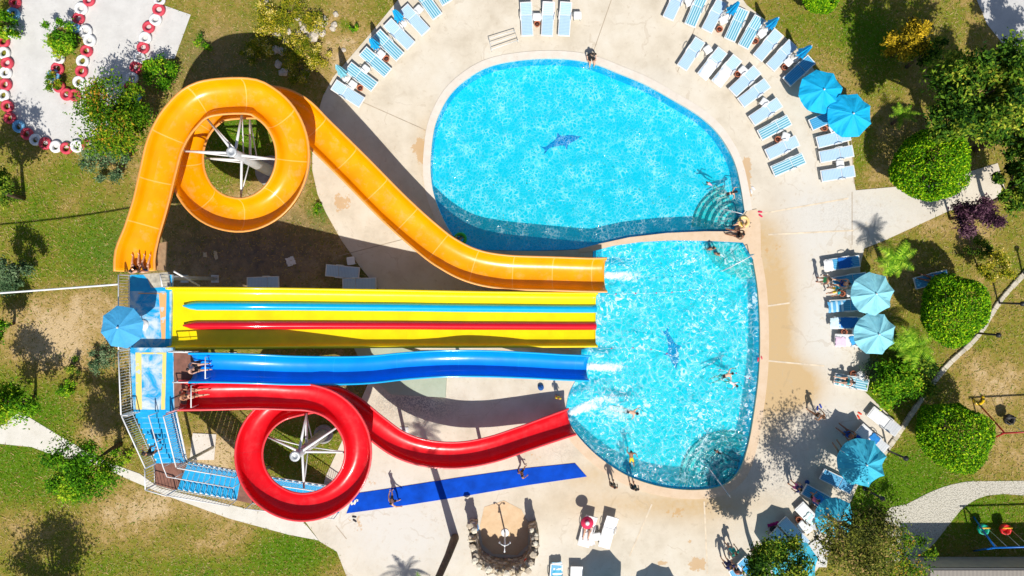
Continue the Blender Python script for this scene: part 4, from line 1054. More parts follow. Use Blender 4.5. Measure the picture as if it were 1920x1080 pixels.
# ------------------------------------------------------------------ kart track tyres
def tyre_mesh(nm):
    mb = MB(); prof = [(.17, .05), (.165, .15), (.19, .21), (.27, .235), (.325, .20), (.345, .12), (.325, .04), (.27, .005), (.19, .01)]
    mb.lathe(prof, 20, closed=True); return mb
TY = {}
tcol = {'red': (0.62, 0.055, 0.09), 'white': (0.82, 0.82, 0.84), 'pale blue': (0.16, 0.42, 0.68)}
rows = {
 'on the outer curve of the kart track': [(32, 7, 'red'), (28, 28, 'pale blue'), (20, 62, 'white'), (10, 80, 'red'), (11, 101, 'white'), (17, 120, 'red'), (14, 138, 'white'), (14, 160, 'red'), (10, 180, 'white'), (17, 200, 'red'), (22, 223, 'red'), (39, 238, 'pale blue'), (54, 252, 'red'), (70, 263, 'white'), (88, 270, 'red'), (108, 276, 'white'), (127, 279, 'red'), (147, 275, 'white'), (168, 273, 'red'), (194, 267, 'pale blue')],
 'on the inner row between the two track lanes': [(170, 3, 'red'), (155, 18, 'white'), (150, 37, 'red'), (142, 53, 'pale blue'), (164, 60, 'white'), (171, 78, 'white'), (165, 97, 'red'), (158, 116, 'white'), (156, 135, 'red'), (151, 155, 'white')],
 'around the tip of the grass island': [(114, 112, 'white'), (111, 130, 'red'), (104, 143, 'pale blue'), (114, 164, 'red'), (128, 178, 'red'), (143, 180, 'red')],
 'on the straight row beside the concrete slab': [(302, 2, 'white'), (300, 20, 'red'), (294, 39, 'white'), (281, 53, 'red'), (275, 73, 'white'), (271, 91, 'red'), (264, 110, 'white'), (258, 128, 'red'), (251, 148, 'white'), (247, 165, 'red'), (257, 185, 'pale blue')],
}
black_rubber = M('black_rubber', (0.02, 0.02, 0.022), .8, .2)
for row, lst in rows.items():
    cnt = {}
    for i, (px, py, c) in enumerate(lst):
        if c not in TY:
            TY[c] = tyre_mesh(c).build('tyre', M('tyre_paint_' + c.replace(' ', '_'), tcol[c], .65, .22, 6))
            o = TY[c]
        else:
            o = TY[c].copy(); COL.objects.link(o)
        p = at(px, py, 0); o.location = (p.x, p.y, .03); k = .96 + .08 * ((i * 37) % 10) / 10
        o.scale = (k * 1.07, k * 1.07, 1); o.rotation_euler = (R(((i * 53) % 9) - 4), R(((i * 31) % 9) - 4), i)
        cnt[c] = cnt.get(c, 0) + 1
        tag(o, '%s tyre, %s such one down, %s' % (c, ORD[cnt[c] - 1], row), 'tyre', 'painted tyres ' + row)
# ------------------------------------------------------------------ furniture prototypes
white_plastic = simple('white_plastic', (0.80, 0.80, 0.80), .4, .05)
def slat_mat(name, c1, c2, per, axis=0, w=.5):
    m, nt, b = new_mat(name)
    oc = N(nt, 'ShaderNodeTexCoord').outputs['Object']
    sx = N(nt, 'ShaderNodeSeparateXYZ'); nt.links.new(oc, sx.inputs[0])
    fr = math_(nt, 'FRACT', math_(nt, 'ADD', math_(nt, 'DIVIDE', sx.outputs[axis], per), 100.0))
    s = math_(nt, 'LESS_THAN', fr, w)
    n = noise(nt, 4, 4, .6, oc)
    ca = ramp(nt, n, [(0.3, tuple(c * .88 for c in c1)), (0.7, c1)])
    c = mix(nt, s, ca, c2)
    nt.links.new(c, b.inputs['Base Color']); b.inputs['Roughness'].default_value = .55
    bump(nt, b, s, .5, .01)
    return m
pad_plain = slat_mat('lounger_pale_blue', (0.42, 0.62, 0.85), (0.50, 0.69, 0.89), .085, 1)
pad_stripe = slat_mat('lounger_striped', (0.12, 0.42, 0.56), (0.54, 0.74, 0.84), .135, 0, .42)
pad_white = slat_mat('lounger_white', (0.80, 0.81, 0.84), (0.72, 0.75, 0.80), .12, 1, .3)
pad_blue = slat_mat('lounger_mid_blue', (0.05, 0.33, 0.62), (0.10, 0.42, 0.70), .11, 0, .4)
def lounger_proto(pad, tilt):
    root = empty('sun_lounger'); w, L = .70, 1.95
    mb = MB(); ys = -L / 2
    for sx in (-1, 1): mb.box((sx * (w / 2 - .03), ys + .62, .30), (.06, 1.24, .07), bev=.015)
    mb.box((0, ys + .03, .30), (w - .12, .06, .068), bev=.012); mb.box((0, ys + 1.22, .295), (w - .12, .05, .06), bev=.012)
    mb.build('frame', white_plastic, root)
    mb = MB(); mb.box((0, ys + .63, .332), (w - .09, 1.12, .035), bev=.012); mb.build('seat', pad, root)
    hy = ys + 1.22; Lb = .73; T = Matrix.Translation((0, hy, .325)) @ Matrix.Rotation(tilt, 4, 'X')
    mb = MB(); mb.box(None, (w - .09, Lb - .06, .035), mat=T @ Matrix.Translation((0, Lb / 2 - .02, .016)), bev=.012)
    bk = mb.build('backrest', pad, root)
    mb = MB()
    for sx in (-1, 1): mb.box(None, (.06, Lb, .06), mat=T @ Matrix.Translation((sx * (w / 2 - .03), Lb / 2, -.004)), bev=.013)
    mb.box(None, (w - .12, .07, .06), mat=T @ Matrix.Translation((0, Lb - .035, -.004)), bev=.013)
    mb.build('back_frame', white_plastic, bk)
    for sx in (-1, 1):
        for y in (ys + .12, ys + 1.3):
            mb = MB(); mb.tube([(sx * .29, y, .28), (sx * .30, y, 0.0)], [.035, .028], 6); mb.build('leg', white_plastic, root)
        mb = MB(); mb.tube([(sx * .35, hy - .30, .31), (sx * .37, hy - .25, .47), (sx * .37, hy - .05, .53), (sx * .37, hy + .12, .47), (sx * .35, hy + .17, .33)], .022, 6); mb.build('armrest', white_plastic, root)
    return root
LP = {}
PADS = {'plain': pad_plain, 'striped': pad_stripe, 'white': pad_white, 'blue': pad_blue}
used = set()
DZ = 0.045
def lounger(hx, hy, fx, fy, kind, label, tilt=9, group='sun loungers around the pools', z=DZ):
    key = (kind, tilt)
    if key not in LP: LP[key] = lounger_proto(PADS[kind], R(tilt))
    p = LP[key]
    o = p if key not in used else copy_tree(p)
    used.add(key)
    a = at(hx, hy, .3); b = at(fx, fy, .3); c = (a + b) / 2
    o.location = (c.x, c.y, z); o.rotation_euler = (0, 0, math.atan2(a.y - b.y, a.x - b.x) - math.pi / 2 + R(((int(hx) * 7) % 5) - 2))
    tag(o, label, 'sun lounger', group)
    return o

LN = []
def row(items, place, group):
    cnt = {}
    for it in items: cnt[it[4]] = cnt.get(it[4], 0) + 1
    seen = {}
    names = {'plain': 'plain pale blue', 'striped': 'teal and white striped', 'white': 'white', 'blue': 'mid blue'}
    for it in items:
        k = it[4]; seen[k] = seen.get(k, 0) + 1
        extra = it[5] if len(it) > 5 else ''
        which = (ORD[seen[k] - 1] + ' such ') if cnt[k] > 1 else 'only such '
        lab = '%s lounger%s, %sone %s' % (names[k], extra, which, place)
        if len(lab.split()) > 16: print('LONG', lab)
        LN.append(lounger(it[0], it[1], it[2], it[3], k, lab, it[6] if len(it) > 6 else (9, 4, 9, 13, 9, 6)[(len(LN) * 5) % 6], group))
row([(630, 163, 676, 190, 'plain'), (654, 126, 702, 164, 'striped'), (681, 97, 728, 138, 'striped'), (706, 64, 751, 108, 'striped'), (726, 43, 772, 88, 'plain'), (757, 14, 799, 63, 'plain'), (783, -19, 822, 33, 'striped'), (808, -44, 838, 4, 'striped')], 'from the slide up the left arc', 'loungers of the upper left arc')
row([(986, 5, 989, 69, 'plain'), (1028, 5, 1026, 69, 'plain', ', raised back', 24), (1060, 5, 1058, 69, 'plain', ', slim', 14)], 'among the three above the pool', 'loungers above the upper pool')
row([(1278, -22, 1252, 37, 'plain'), (1318, -12, 1292, 52, 'striped'), (1353, 2, 1324, 60, 'plain'), (1394, 18, 1366, 77, 'striped'), (1424, 33, 1391, 90, 'striped'), (1462, 60, 1416, 112, 'plain'), (1488, 79, 1441, 131, 'plain'), (1522, 112, 1472, 155, 'blue')], 'down the outer right arc', 'loungers of the outer right arc')
row([(1314, 74, 1276, 130, 'plain'), (1355, 92, 1314, 148, 'plain', ' with towel'), (1383, 107, 1340, 161, 'plain', ' with towel'), (1422, 130, 1369, 176, 'plain'), (1440, 153, 1386, 197, 'plain'), (1463, 190, 1406, 230, 'plain'), (1481, 224, 1421, 256, 'striped'), (1497, 264, 1434, 291, 'plain'), (1509, 296, 1444, 323, 'striped')], 'down the inner right arc', 'loungers of the inner right arc')
row([(1575, 210, 1520, 236, 'blue', ' half hidden'), (1594, 253, 1529, 268, 'plain'), (1598, 283, 1535, 296, 'plain'), (1602, 322, 1537, 330, 'plain')], 'below the bright blue parasols', 'loungers below the bright blue parasols')
row([(1612, 490, 1545, 497, 'blue'), (1622, 522, 1560, 530, 'blue'), (1620, 570, 1552, 575, 'blue'), (1625, 605, 1560, 606, 'blue'), (1630, 638, 1562, 638, 'white')], 'beside the pale parasols', 'loungers beside the pale parasols')
LN.append(lounger(1628, 722, 1561, 710, 'striped', 'striped lounger with a sunbather beside the thin weedy shrub', 9, 'single loungers'))
LN.append(lounger(1776, 516, 1714, 532, 'blue', 'blue lounger on the lawn under the round tree, carrying a sunbather', 9, 'single loungers', 0.0))
row([(1684, 813, 1627, 766, 'white', ', bare', 20), (1663, 848, 1604, 797, 'white', ' crossed by shade', 16), (1645, 878, 1588, 822, 'blue', ' under the crumpled parasol'), (1594, 915, 1542, 888, 'blue'), (1560, 945, 1508, 918, 'blue'), (1543, 995, 1494, 945, 'white', ' beside the clay pot', 20), (1512, 1025, 1462, 970, 'plain', ' half shaded'), (1496, 1044, 1445, 992, 'plain', ' under the dense tree')], 'of lower right cluster', 'loungers of the lower right cluster')
row([(1108, 965, 1094, 1022, 'white', ' with a sunbather', 22), (1149, 965, 1131, 1027, 'white', ', empty', 16), (1044, 1056, 1039, 1118, 'blue', ' under a towel'), (1082, 1060, 1079, 1122, 'white', ' at the lower edge')], 'below the lower pool', 'loungers below the lower pool')
row([(526, 529, 464, 531, 'plain', ' half under the yellow slide'), (606, 506, 680, 513, 'plain', ' crosswise', 18), (643, 534, 706, 531, 'plain', ' touching the yellow slide', 14)], 'in the slide shade', 'loungers in the slide shade')
row([(1392, 1052, 1425, 1088, 'blue', ' with towels'), (1375, 1068, 1402, 1115, 'blue', ' cut by the frame')], 'by the standing group', 'loungers by the standing group')

def table_proto():
    root = empty('side_table'); mb = MB(); mb.box((0, 0, .40), (.46, .46, .035), bev=.05); mb.build('table_top', white_plastic, root)
    for a in (-1, 1):
        for b_ in (-1, 1):
            mb = MB(); mb.tube([(a * .16, b_ * .16, .385), (a * .19, b_ * .19, 0)], .022, 6); mb.build('leg', white_plastic, root)
    return root
tp = table_proto(); first = [True]
def table(px, py, rot, place, z=DZ):
    o = tp if first[0] else copy_tree(tp); first[0] = False
    p = at(px, py, .4); o.location = (p.x, p.y, z); o.rotation_euler = (0, 0, R(rot)); tag(o, 'small white plastic table ' + place, 'table', 'small white plastic tables')
for t in [(661, 159, -35, 'beside the terracotta pot at the slide end of the left arc'), (685, 130, -38, 'between the two lowest striped loungers of the left arc'), (714, 102, -40, 'with a terracotta pot in the middle of the left arc'), (785, 18, -45, 'between the two uppermost loungers of the left arc'), (1007, 32, 0, 'with a pot between the slim loungers above the upper pool'), (1083, 29, 0, 'standing alone at the end of the three loungers above the pool'),
          (1292, 4, 25, 'between the first two loungers of the outer right arc'), (1356, 38, 25, 'in front of the first closed blue parasol, right arc'), (1428, 63, 40, 'in front of the second closed blue parasol, right arc'), (1478, 116, 45, 'beside the lounger shaded by the bright blue parasol'), (1327, 93, 35, 'beside the first towel lounger of the inner arc'), (1393, 132, 45, 'beside the pot in the middle of the inner arc'), (1433, 192, 55, 'near the sixth lounger of the inner arc'), (1473, 256, 70, 'beside a pot low on the inner right arc'),
          (1575, 308, 5, 'between the two lowest loungers by the lawn edge'), (1562, 241, 30, 'under the edge of the bright blue parasols'), (1594, 549, 10, 'under the upper pale parasol'), (1604, 622, 0, 'between the pale parasol loungers, holding a purple bag'), (1503, 985, 45, 'between two loungers beside the grey concrete pad'), (1514, 972 + 20, 45, 'touching the half shaded lounger of the lower right cluster'), (1119, 1006, 8, 'between the two white loungers below the lower pool'), (658, 489, 8, 'in the slide shade near the crosswise lounger')]:
    table(*t)
terracotta = simple('terracotta', (0.48, 0.16, 0.085), .8, .15, 8)
def pot_proto():
    root = empty('clay_pot'); mb = MB(); mb.lathe([(.11, 0), (.17, .28), (.19, .28), (.19, .33), (.15, .33), (.135, .24)], 14); mb.build('pot', terracotta, root)
    mb = MB(); mb.lathe([(.001, .245), (.134, .24)], 14); mb.build('sand_fill', M('ash_sand', (0.10, 0.05, 0.04), .9, .3), root); return root
pp = pot_proto(); first_p = [True]
for px, py, place in [(676, 166, 'on the deck at the slide end of the left arc'), (725, 111, 'in the middle of the left arc'), (1007, 46, 'beside the loungers above the upper pool'), (1348, 56, 'near the first closed parasol of the right arc'), (1415, 78, 'near the second closed parasol of the right arc'), (1470, 127, 'beside the lounger in the parasol shade'), (1382, 140, 'in the middle of the inner right arc'), (1457, 262, 'low on the inner right arc'), (1544, 241, 'below the overlapping bright blue parasols'), (1577, 550, 'under the upper pale parasol'), (1581, 622, 'between the pale parasol loungers'), (1598, 700, 'beside the round white chair'), (1496, 973, 'between two loungers of the lower right cluster'), (1584, 862, 'beside the crumpled parasol')]:
    o = pp if first_p[0] else copy_tree(pp); first_p[0] = False
    p = at(px, py, .2); o.location = (p.x, p.y, DZ); tag(o, 'round terracotta ash pot ' + place, 'pot', 'terracotta ash pots')

# ---- parasols
def cloth(name, c):
    m, nt, b = new_mat(name); oc = N(nt, 'ShaderNodeTexCoord').outputs['Object']
    n = noise(nt, 2.5, 5, .6, oc); cc = ramp(nt, n, [(.3, tuple(x * .85 for x in c)), (.7, c)])
    nt.links.new(cc, b.inputs['Base Color']); b.inputs['Roughness'].default_value = .75
    tr = N(nt, 'ShaderNodeBsdfTranslucent'); nt.links.new(cc, tr.inputs['Color'])
    ms = N(nt, 'ShaderNodeMixShader'); ms.inputs[0].default_value = .12
    nt.links.new(b.outputs[0], ms.inputs[1]); nt.links.new(tr.outputs[0], ms.inputs[2]); nt.links.new(ms.outputs[0], nt.nodes['Material Output'].inputs[0])
    bump(nt, b, noise(nt, 5, 4, .6, oc), .35, .04)
    return m
c_bright = cloth('parasol_bright_blue', (0.0, 0.54, 0.98)); c_pale = cloth('parasol_pale_blue', (0.32, 0.78, 0.92)); c_mid = cloth('parasol_mid_blue', (0.07, 0.45, 0.84)); c_turq = cloth('parasol_turquoise', (0.06, 0.56, 0.80))
def parasol(px, py, r, mat, label, rot=0, z=DZ, hgt=2.35, sag=.10, wob=.03, seed=1, pole_dx=0):
    rnd = random.Random(seed); p = at(px, py, hgt); root = empty('parasol', (p.x, p.y, z), R(rot), label, 'parasol', 'open parasols')
    top = hgt - z; K = 8; v = [(0, 0, top)]; f = []; rings = [.14, .35, .6, .82, 1.0]; sub = 6
    for q in rings:
        for k in range(K * sub):
            a = 2 * math.pi * k / (K * sub); seg = (k % sub) / sub; cs = math.cos(math.pi / K) / math.cos((seg - .5) * 2 * math.pi / K)
            edge = abs(seg - .0) if seg < .5 else 1 - seg
            rr = r * q * (cs * .995 + (1 - cs) * (0)) * 1.0
            dip = -sag * math.sin(math.pi * seg) * q + rnd.uniform(-wob, wob) * q
            v.append((rr * math.cos(a), rr * math.sin(a), top - .42 * (q ** 1.25) * (r / 1.25) + dip))
    n = K * sub
    for k in range(n): f.append((0, 1 + k, 1 + (k + 1) % n))
    for i in range(len(rings) - 1):
        for k in range(n):
            a, b_ = 1 + i * n + k, 1 + i * n + (k + 1) % n; f.append((a, a + n, b_ + n, b_))
    me = bpy.data.meshes.new('canopy'); me.from_pydata(v, [], f); me.materials.append(mat); link('canopy', me, root)
    for k in range(K):
        a = 2 * math.pi * k / K; mb = MB()
        mb.tube([(0.05 * math.cos(a), .05 * math.sin(a), top - .03), (r * .6 * math.cos(a), r * .6 * math.sin(a), top - .27 * (r / 1.25)), (r * .98 * math.cos(a), r * .98 * math.sin(a), top - .44 * (r / 1.25))], .012, 5); mb.build('rib', white_paint, root)
    mb = MB(); mb.tube([(0, 0, 0), (0, 0, top + .06)], .025, 8); mb.lathe([(.05, top + .0), (.045, top + .09), (.0, top + .11)], 8); mb.build('pole', white_paint, root)
    mb = MB(); mb.lathe([(.28, 0), (.28, .05), (.22, .10), (.05, .13), (.04, .3), (.03, .3)], 16); mb.build('base', white_plastic, root)
    return root
parasol(1545, 168, 1.27, c_bright, 'bright blue octagonal parasol above and behind its overlapping twin', 10, seed=1)
parasol(1600, 213, 1.29, c_bright, 'bright blue octagonal parasol overlapping its twin, nearer the banana plant', 25, seed=2, hgt=2.5)
parasol(1643, 551, 1.24, c_pale, 'pale blue parasol, upper of the two beside the palms', 8, seed=3, sag=.15)
parasol(1648, 627, 1.22, c_pale, 'pale blue parasol, lower of the two beside the palms', 20, seed=4, sag=.18, hgt=2.28)
parasol(1625, 872, 1.42, c_turq, 'crumpled turquoise parasol leaning over two people in the lower right', 15, seed=5, sag=.30, wob=.07)
parasol(1572, 975, 1.15, c_turq, 'turquoise parasol half buried under the brown green tree', 0, seed=6, sag=.2)
parasol(1496, 1062, 1.35, c_turq, 'turquoise parasol mostly hidden beneath the dense tree', 12, seed=7)
parasol(221, 614, 1.06, c_mid, 'blue parasol standing on the slide tower platform', 14, z=ZN, hgt=ZN + 2.3, seed=8, sag=.05, wob=.012)
parasol(1141 + 5, 1147, 1.3, c_mid, 'parasol just below the frame throwing the eight sided shade nearer the loungers', 20, seed=9)
parasol(1255, 1178, 1.35, c_mid, 'parasol just below the frame throwing the eight sided shade farther from the loungers', 8, seed=10)
def closed_parasol(basepx, toppx, mat, label, seed):
    rnd = random.Random(seed); b = at(*basepx, 0); t = at(*toppx, 2.45); root = empty('closed_parasol', (b.x, b.y, DZ), 0, label, 'parasol', 'closed parasols'); d = t - b - Vector((0, 0, DZ))
    d.z = 2.4; mb = MB(); mb.tube([(0, 0, 0), d * 1.02], .024, 8); mb.build('pole', white_paint, root)
    mb = MB(); mb.lathe([(.28, 0), (.28, .05), (.22, .10), (.05, .13), (.04, .3), (.03, .3)], 16); mb.build('base', white_plastic, root)
    v = []; f = []; n = 16; prof = [(1.0, .03), (.93, .09), (.8, .13), (.62, .17), (.48, .22), (.38, .26), (.30, .15)]
    for q, r in prof:
        for k in range(n):
            a = 2 * math.pi * k / n; rr = r * (1.15 if k % 2 else .62) * rnd.uniform(.85, 1.15); p = d * q; v.append((p.x + rr * math.cos(a), p.y + rr * math.sin(a), p.z + rnd.uniform(-.04, .04)))
    for i in range(len(prof) - 1):
        for k in range(n): f.append((i * n + k, i * n + (k + 1) % n, (i + 1) * n + (k + 1) % n, (i + 1) * n + k))
    f.append(tuple(range(n)))
    me = bpy.data.meshes.new('folded_canopy'); me.from_pydata(v, [], f); me.materials.append(mat); link('folded_canopy', me, root)
closed_parasol((650, 147), (630, 122), c_pale, 'folded pale blue parasol nearest the slide on the left arc', 1)
closed_parasol((710, 95), (694, 72), c_bright, 'folded bright blue parasol in the middle of the left arc', 2)
closed_parasol((755, 44), (738, 18), c_bright, 'folded bright blue parasol at the upper end of the left arc', 3)
closed_parasol((1362, 30), (1386, 3), c_bright, 'folded blue parasol behind the first loungers of the right arc', 4)
closed_parasol((1434, 56), (1460, 33), c_bright, 'folded blue parasol in the middle of the right arc', 5)
closed_parasol((1489, 110), (1522, 86), c_bright, 'folded blue parasol beside the shaded lounger of the right arc', 6)

# ---- towels
def towel(px, py, w, l, rot, col, label, z=.40, stripe=None, shape=None, name='towel', cat='towel'):
    rnd = random.Random(int(px * 7 + py)); nx, ny = 7, 12; v = []; f = []
    for j in range(ny + 1):
        for i in range(nx + 1):
            x = (i / nx - .5) * w; y = (j / ny - .5) * l; k = rnd.uniform(-.012, .022)
            if i in (0, nx): x += rnd.uniform(-.03, .03); k -= .03
            v.append((x, y + (rnd.uniform(-.03, .03) if j in (0, ny) else 0), k))
    for j in range(ny):
        for i in range(nx): a = j * (nx + 1) + i; f.append((a, a + 1, a + nx + 2, a + nx + 1))
    me = bpy.data.meshes.new(name); me.from_pydata(v, [], f)
    m = slat_mat('towel_' + str(len(bpy.data.materials)), col, stripe, .3, 1, .4) if stripe else simple('towel_' + str(len(bpy.data.materials)), col, .95, .12, 5)
    me.materials.append(m); p = at(px, py, z); o = link(name, me, None, (p.x, p.y, z + DZ), R(rot)); tag(o, label, cat)
    for q in me.polygons: q.use_smooth = True
    return o
W = (.82, .82, .84)
towel(1327, 131, .62, 1.15, -35, W, 'white towel spread over the second lounger of the inner right arc', .37)
towel(1355, 143, .62, 1.15, -37, W, 'white towel spread over the third lounger of the inner right arc', .37)
towel(1590, 492, .60, 1.15, -84, (0.01, 0.16, 0.60), 'royal blue towel on the lounger above the pale parasols')
towel(1553, 498, .64, .55, -84, W, 'white towel end on the lounger above the pale parasols')
towel(1590, 605, .60, 1.1, -90, (0.015, 0.17, 0.55), 'deep blue towel on the lounger between the pale parasols')
towel(1566, 606, .62, .6, -86, (0.62, 0.78, 0.86), 'pale towel end on the lounger between the pale parasols', .405)
towel(1576, 641, .58, .6, -90, (0.82, 0.60, 0.76), 'pale pink towel on the white lounger under the lower pale parasol', .40)
towel(1600, 638, .5, .4, -70, (0.05, 0.35, 0.72), 'bright blue cloth lying on the lounger with the pink towel', .41)
towel(1045, 1068, .6, .9, 3, (0.02, 0.42, 0.68), 'turquoise and white towel on a lounger at the lower edge', .40, stripe=W)
towel(1400, 1062, .6, 1.1, 40, (0.02, 0.33, 0.70), 'blue towel on the lounger beside the standing group', .40)
towel(1105, 1010, .52, .8, 12, W, 'white towel under the sunbather in the red sunhat', .385)
towel(1522, 975, .5, .9, 45, (0.55, 0.80, 0.80), 'pale green towel on the white lounger beside the clay pot', .40, stripe=W)
towel(1567, 575, .62, .9, -85, (0.10, 0.42, 0.76), 'patterned blue towel under the upper pale parasol', .40, stripe=(.5, .7, .85))
towel(1612, 830, .55, .9, 45, (0.006, 0.10, 0.50), 'dark blue towel beneath the people by the crumpled parasol', .40)
towel(1540, 945, .6, 1.0, 40, (0.03, 0.25, 0.72), 'blue towel hanging from a lounger near the brown green tree', .40)
towel(1583, 716, .5, .8, -100, (0.10, 0.45, 0.50), 'teal patterned towel under the sunbather by the weedy shrub', .395, stripe=(.75, .8, .85))
towel(1640, 822, .45, .55, 48, (0.02, 0.22, 0.60), 'blue swimwear laid out on the white lounger crossed by shade', .40, name='laid_out_swimwear', cat='swimwear')
towel(1450, 983, .2, .7, -75, (0.55, 0.02, 0.20), 'magenta cloth lying on the shaded deck', .03, name='cloth', cat='cloth')
towel(545, 490, .5, .5, 20, W, 'white sheet with a red mark lying on the dark soil', .0, name='paper_sheet', cat='sheet')
towel(405, 478, .5, .2, -80, (0.70, 0.60, 0.42), 'pale board scrap lying on dark soil, longer piece', .0, name='board_scrap', cat='board')
towel(385, 478, .22, .26, 5, (0.70, 0.60, 0.42), 'small pale board scrap on dark soil', .0, name='board_scrap', cat='board')

# ---- small things
def ball_bag(px, py, r, col, label, cat='bag', name='beach_bag', z=0.0):
    mb = MB(); mb.lathe([(r * .7, 0), (r, r * .35), (r * .95, r * .9), (r * .45, r * 1.15), (.001, r * 1.1)], 12); mb.tube([(-r * .5, 0, r), (-r * .3, 0, r * 1.6), (r * .3, 0, r * 1.6), (r * .5, 0, r)], .015, 5)
    p = at(px, py, z); o = mb.build(name, simple(name + str(px), col, .8, .15, 6), None, (p.x, p.y, DZ + z), px); tag(o, label, cat)
ball_bag(1546, 213, .16, (0.42, 0.30, 0.18), 'tan beach bag left of the overlapping bright blue parasols')
ball_bag(1604, 618, .15, (0.25, 0.01, 0.18), 'purple bag on the table between the pale parasol loungers', z=.42)
ball_bag(1519, 912 + 5, .14, (0.02, 0.02, 0.03), 'black bag on the shaded deck beside the mid blue lounger')
ball_bag(1512, 903, .13, (0.01, 0.08, 0.30), 'dark blue bag on the shaded deck by the lower right cluster')
ball_bag(1582, 827 - 15, .14, (0.01, 0.10, 0.40), 'blue bag in the shade above the crumpled parasol')
ball_bag(1448, 991, .2, (0.015, 0.02, 0.025), 'black rucksack beside the lounger under the dense tree', name='rucksack')
def flops(px, py, rot, col, label):
    root = empty('flip_flop_pair', at(px, py, 0) + Vector((0, 0, DZ)), R(rot), label, 'flip flops'); m = simple('flop' + str(px), col, .7, .1)
    for s in (-1, 1):
        mb = MB(); mb.box((s * .10, s * .05, .018), (.10, .27, .035), s * .25, bev=.03); mb.tube([(s * .10 - .045, s * .05 - .02, .035), (s * .10, s * .05 + .07, .065), (s * .10 + .045, s * .05 - .02, .035)], .012, 5); mb.build('sole', m, root)
flops(1425, 401, 70, (0.75, 0.02, 0.10), 'red flip flops on pale concrete beside the pool corner')
flops(1610, 781 - 3, 45, (0.80, 0.06, 0.02), 'orange red flip flops beside the bare white lounger')
flops(665, 972, 70, (0.03, 0.03, 0.04), 'black flip flops below the end of the blue mat')
flops(1535, 763, 10, (0.01, 0.06, 0.40), 'blue flip flops beside the walking person')
flops(1406, 422, 50, (0.03, 0.03, 0.04), 'black flip flops by the corner steps of the upper pool')
flops(1410, 356, 30, (0.75, 0.76, 0.80), 'white flip flops on the coping of the upper pool')
flops(1424, 672, 5, (0.65, 0.05, 0.10), 'small red flip flops on the coping of the lower pool')
# white round chair
def chair(px, py, rot, label):
    root = empty('plastic_chair', (at(px, py, .4).x, at(px, py, .4).y, DZ), R(rot), label, 'chair')
    mb = MB(); mb.box((0, 0, .42), (.46, .46, .04), bev=.08); mb.build('seat', white_plastic, root)
    mb = MB(); mb.tube([(-.24, .05, .62), (-.24, -.18, .70), (0, -.28, .80), (.24, -.18, .70), (.24, .05, .62)], .035, 7); mb.tube([(-.1, -.25, .42), (-.1, -.26, .78)], .03, 6); mb.tube([(.1, -.25, .42), (.1, -.26, .78)], .03, 6); mb.build('backrest', white_plastic, root)
    for a in (-1, 1):
        for b_ in (-1, 1): mb = MB(); mb.tube([(a * .19, b_ * .19, .41), (a * .22, b_ * .22, 0)], .025, 6); mb.build('leg', white_plastic, root)
chair(1614, 703, -60, 'white plastic chair beside the sunbather by the weedy shrub')
# low white tube frame
mb = MB(); fr = [at(*p, .02) for p in [(917, 77), (965, 62), (971, 80), (922, 97)]]; q = fr[0].copy()
loc = Vector((q.x, q.y, 0)); pts = [p - loc + Vector((0, 0, .35)) for p in fr]
mb.tube(pts + [pts[0]], .022, 6); mb.tube([pts[0].lerp(pts[3], .5), pts[1].lerp(pts[2], .5)], .018, 6)
for p in pts: mb.tube([p, (p.x, p.y, .0)], .02, 6)
tag(mb.build('tube_frame', white_paint, None, (loc.x, loc.y, DZ)), 'low white tube frame on the deck above the upper pool', 'frame')
# blue bin
root = empty('litter_bin', (at(889, 989, .8).x, at(889, 989, .8).y, DZ), 0, 'blue round litter bin beside the stone shower wall', 'bin')
mb = MB(); mb.lathe([(.20, 0), (.25, .75), (.27, .75), (.27, .82), (.22, .82), (.21, .70)], 16); mb.build('bin_body', simple('bin_blue', (0.0, 0.22, 0.62), .35, .1), root)
mb = MB(); mb.lathe([(.001, .5), (.215, .5)], 14); mb.build('liner', M('black_rubber', (0.02, 0.02, .022), .8), root)
# stone shower wall
rnd = random.Random(9); wall = empty('stone_wall', (at(946, 1012, 0).x, at(946, 1012, 0).y, 0), 0, 'curved rough stone wall around the shower, casting a jagged shade', 'wall')
v = []; f = []; cx = []; n = 46
path = smooth_loop([(at(*p) - at(946, 1012)) for p in [(896, 972), (897, 1000), (904, 1028), (925, 1042), (955, 1045), (978, 1040), (992, 1020), (994, 995), (990, 978)]], 6, closed=False)
mb = MB(); m_ = len(path); hts = [1.7 + .35 * math.sin(i * 1.9) * rnd.uniform(.3, 1) + rnd.uniform(-.12, .15) for i in range(m_)]
for i, p in enumerate(path):
    t = (path[min(i + 1, m_ - 1)] - path[max(i - 1, 0)]).normalized(); nr = Vector((t.y, -t.x, 0)); nr = nr if nr.dot(p) > 0 else -nr
    e = min(1, .75 + .12 * min(i, m_ - 1 - i)); h = hts[i] * e
    ring = [(0.0, 0)] + [(rnd.uniform(-.05, .05), h * k / 5) for k in range(1, 5)] + [(.04, h), (.40, h * rnd.uniform(.94, 1.03))] + [(.44 + rnd.uniform(-.06, .06), h * k / 5) for k in range(4, 0, -1)] + [(.46, 0)]
    v += [tuple(p + nr * a + Vector((0, 0, b_ + DZ))) for a, b_ in ring]
L = len(ring); f = [(i * L + k, i * L + (k + 1) % L, (i + 1) * L + (k + 1) % L, (i + 1) * L + k) for i in range(m_ - 1) for k in range(L)] + [tuple(range(L)), tuple((m_ - 1) * L + k for k in range(L - 1, -1, -1))]
ms_, nt, b = new_mat('rubble_masonry'); vr = N(nt, 'ShaderNodeTexVoronoi'); vr.inputs['Scale'].default_value = 3.2
nt.links.new(N(nt, 'ShaderNodeNewGeometry').outputs['Position'], vr.inputs['Vector'])
sp = N(nt, 'ShaderNodeSeparateColor'); nt.links.new(vr.outputs['Color'], sp.inputs[0])
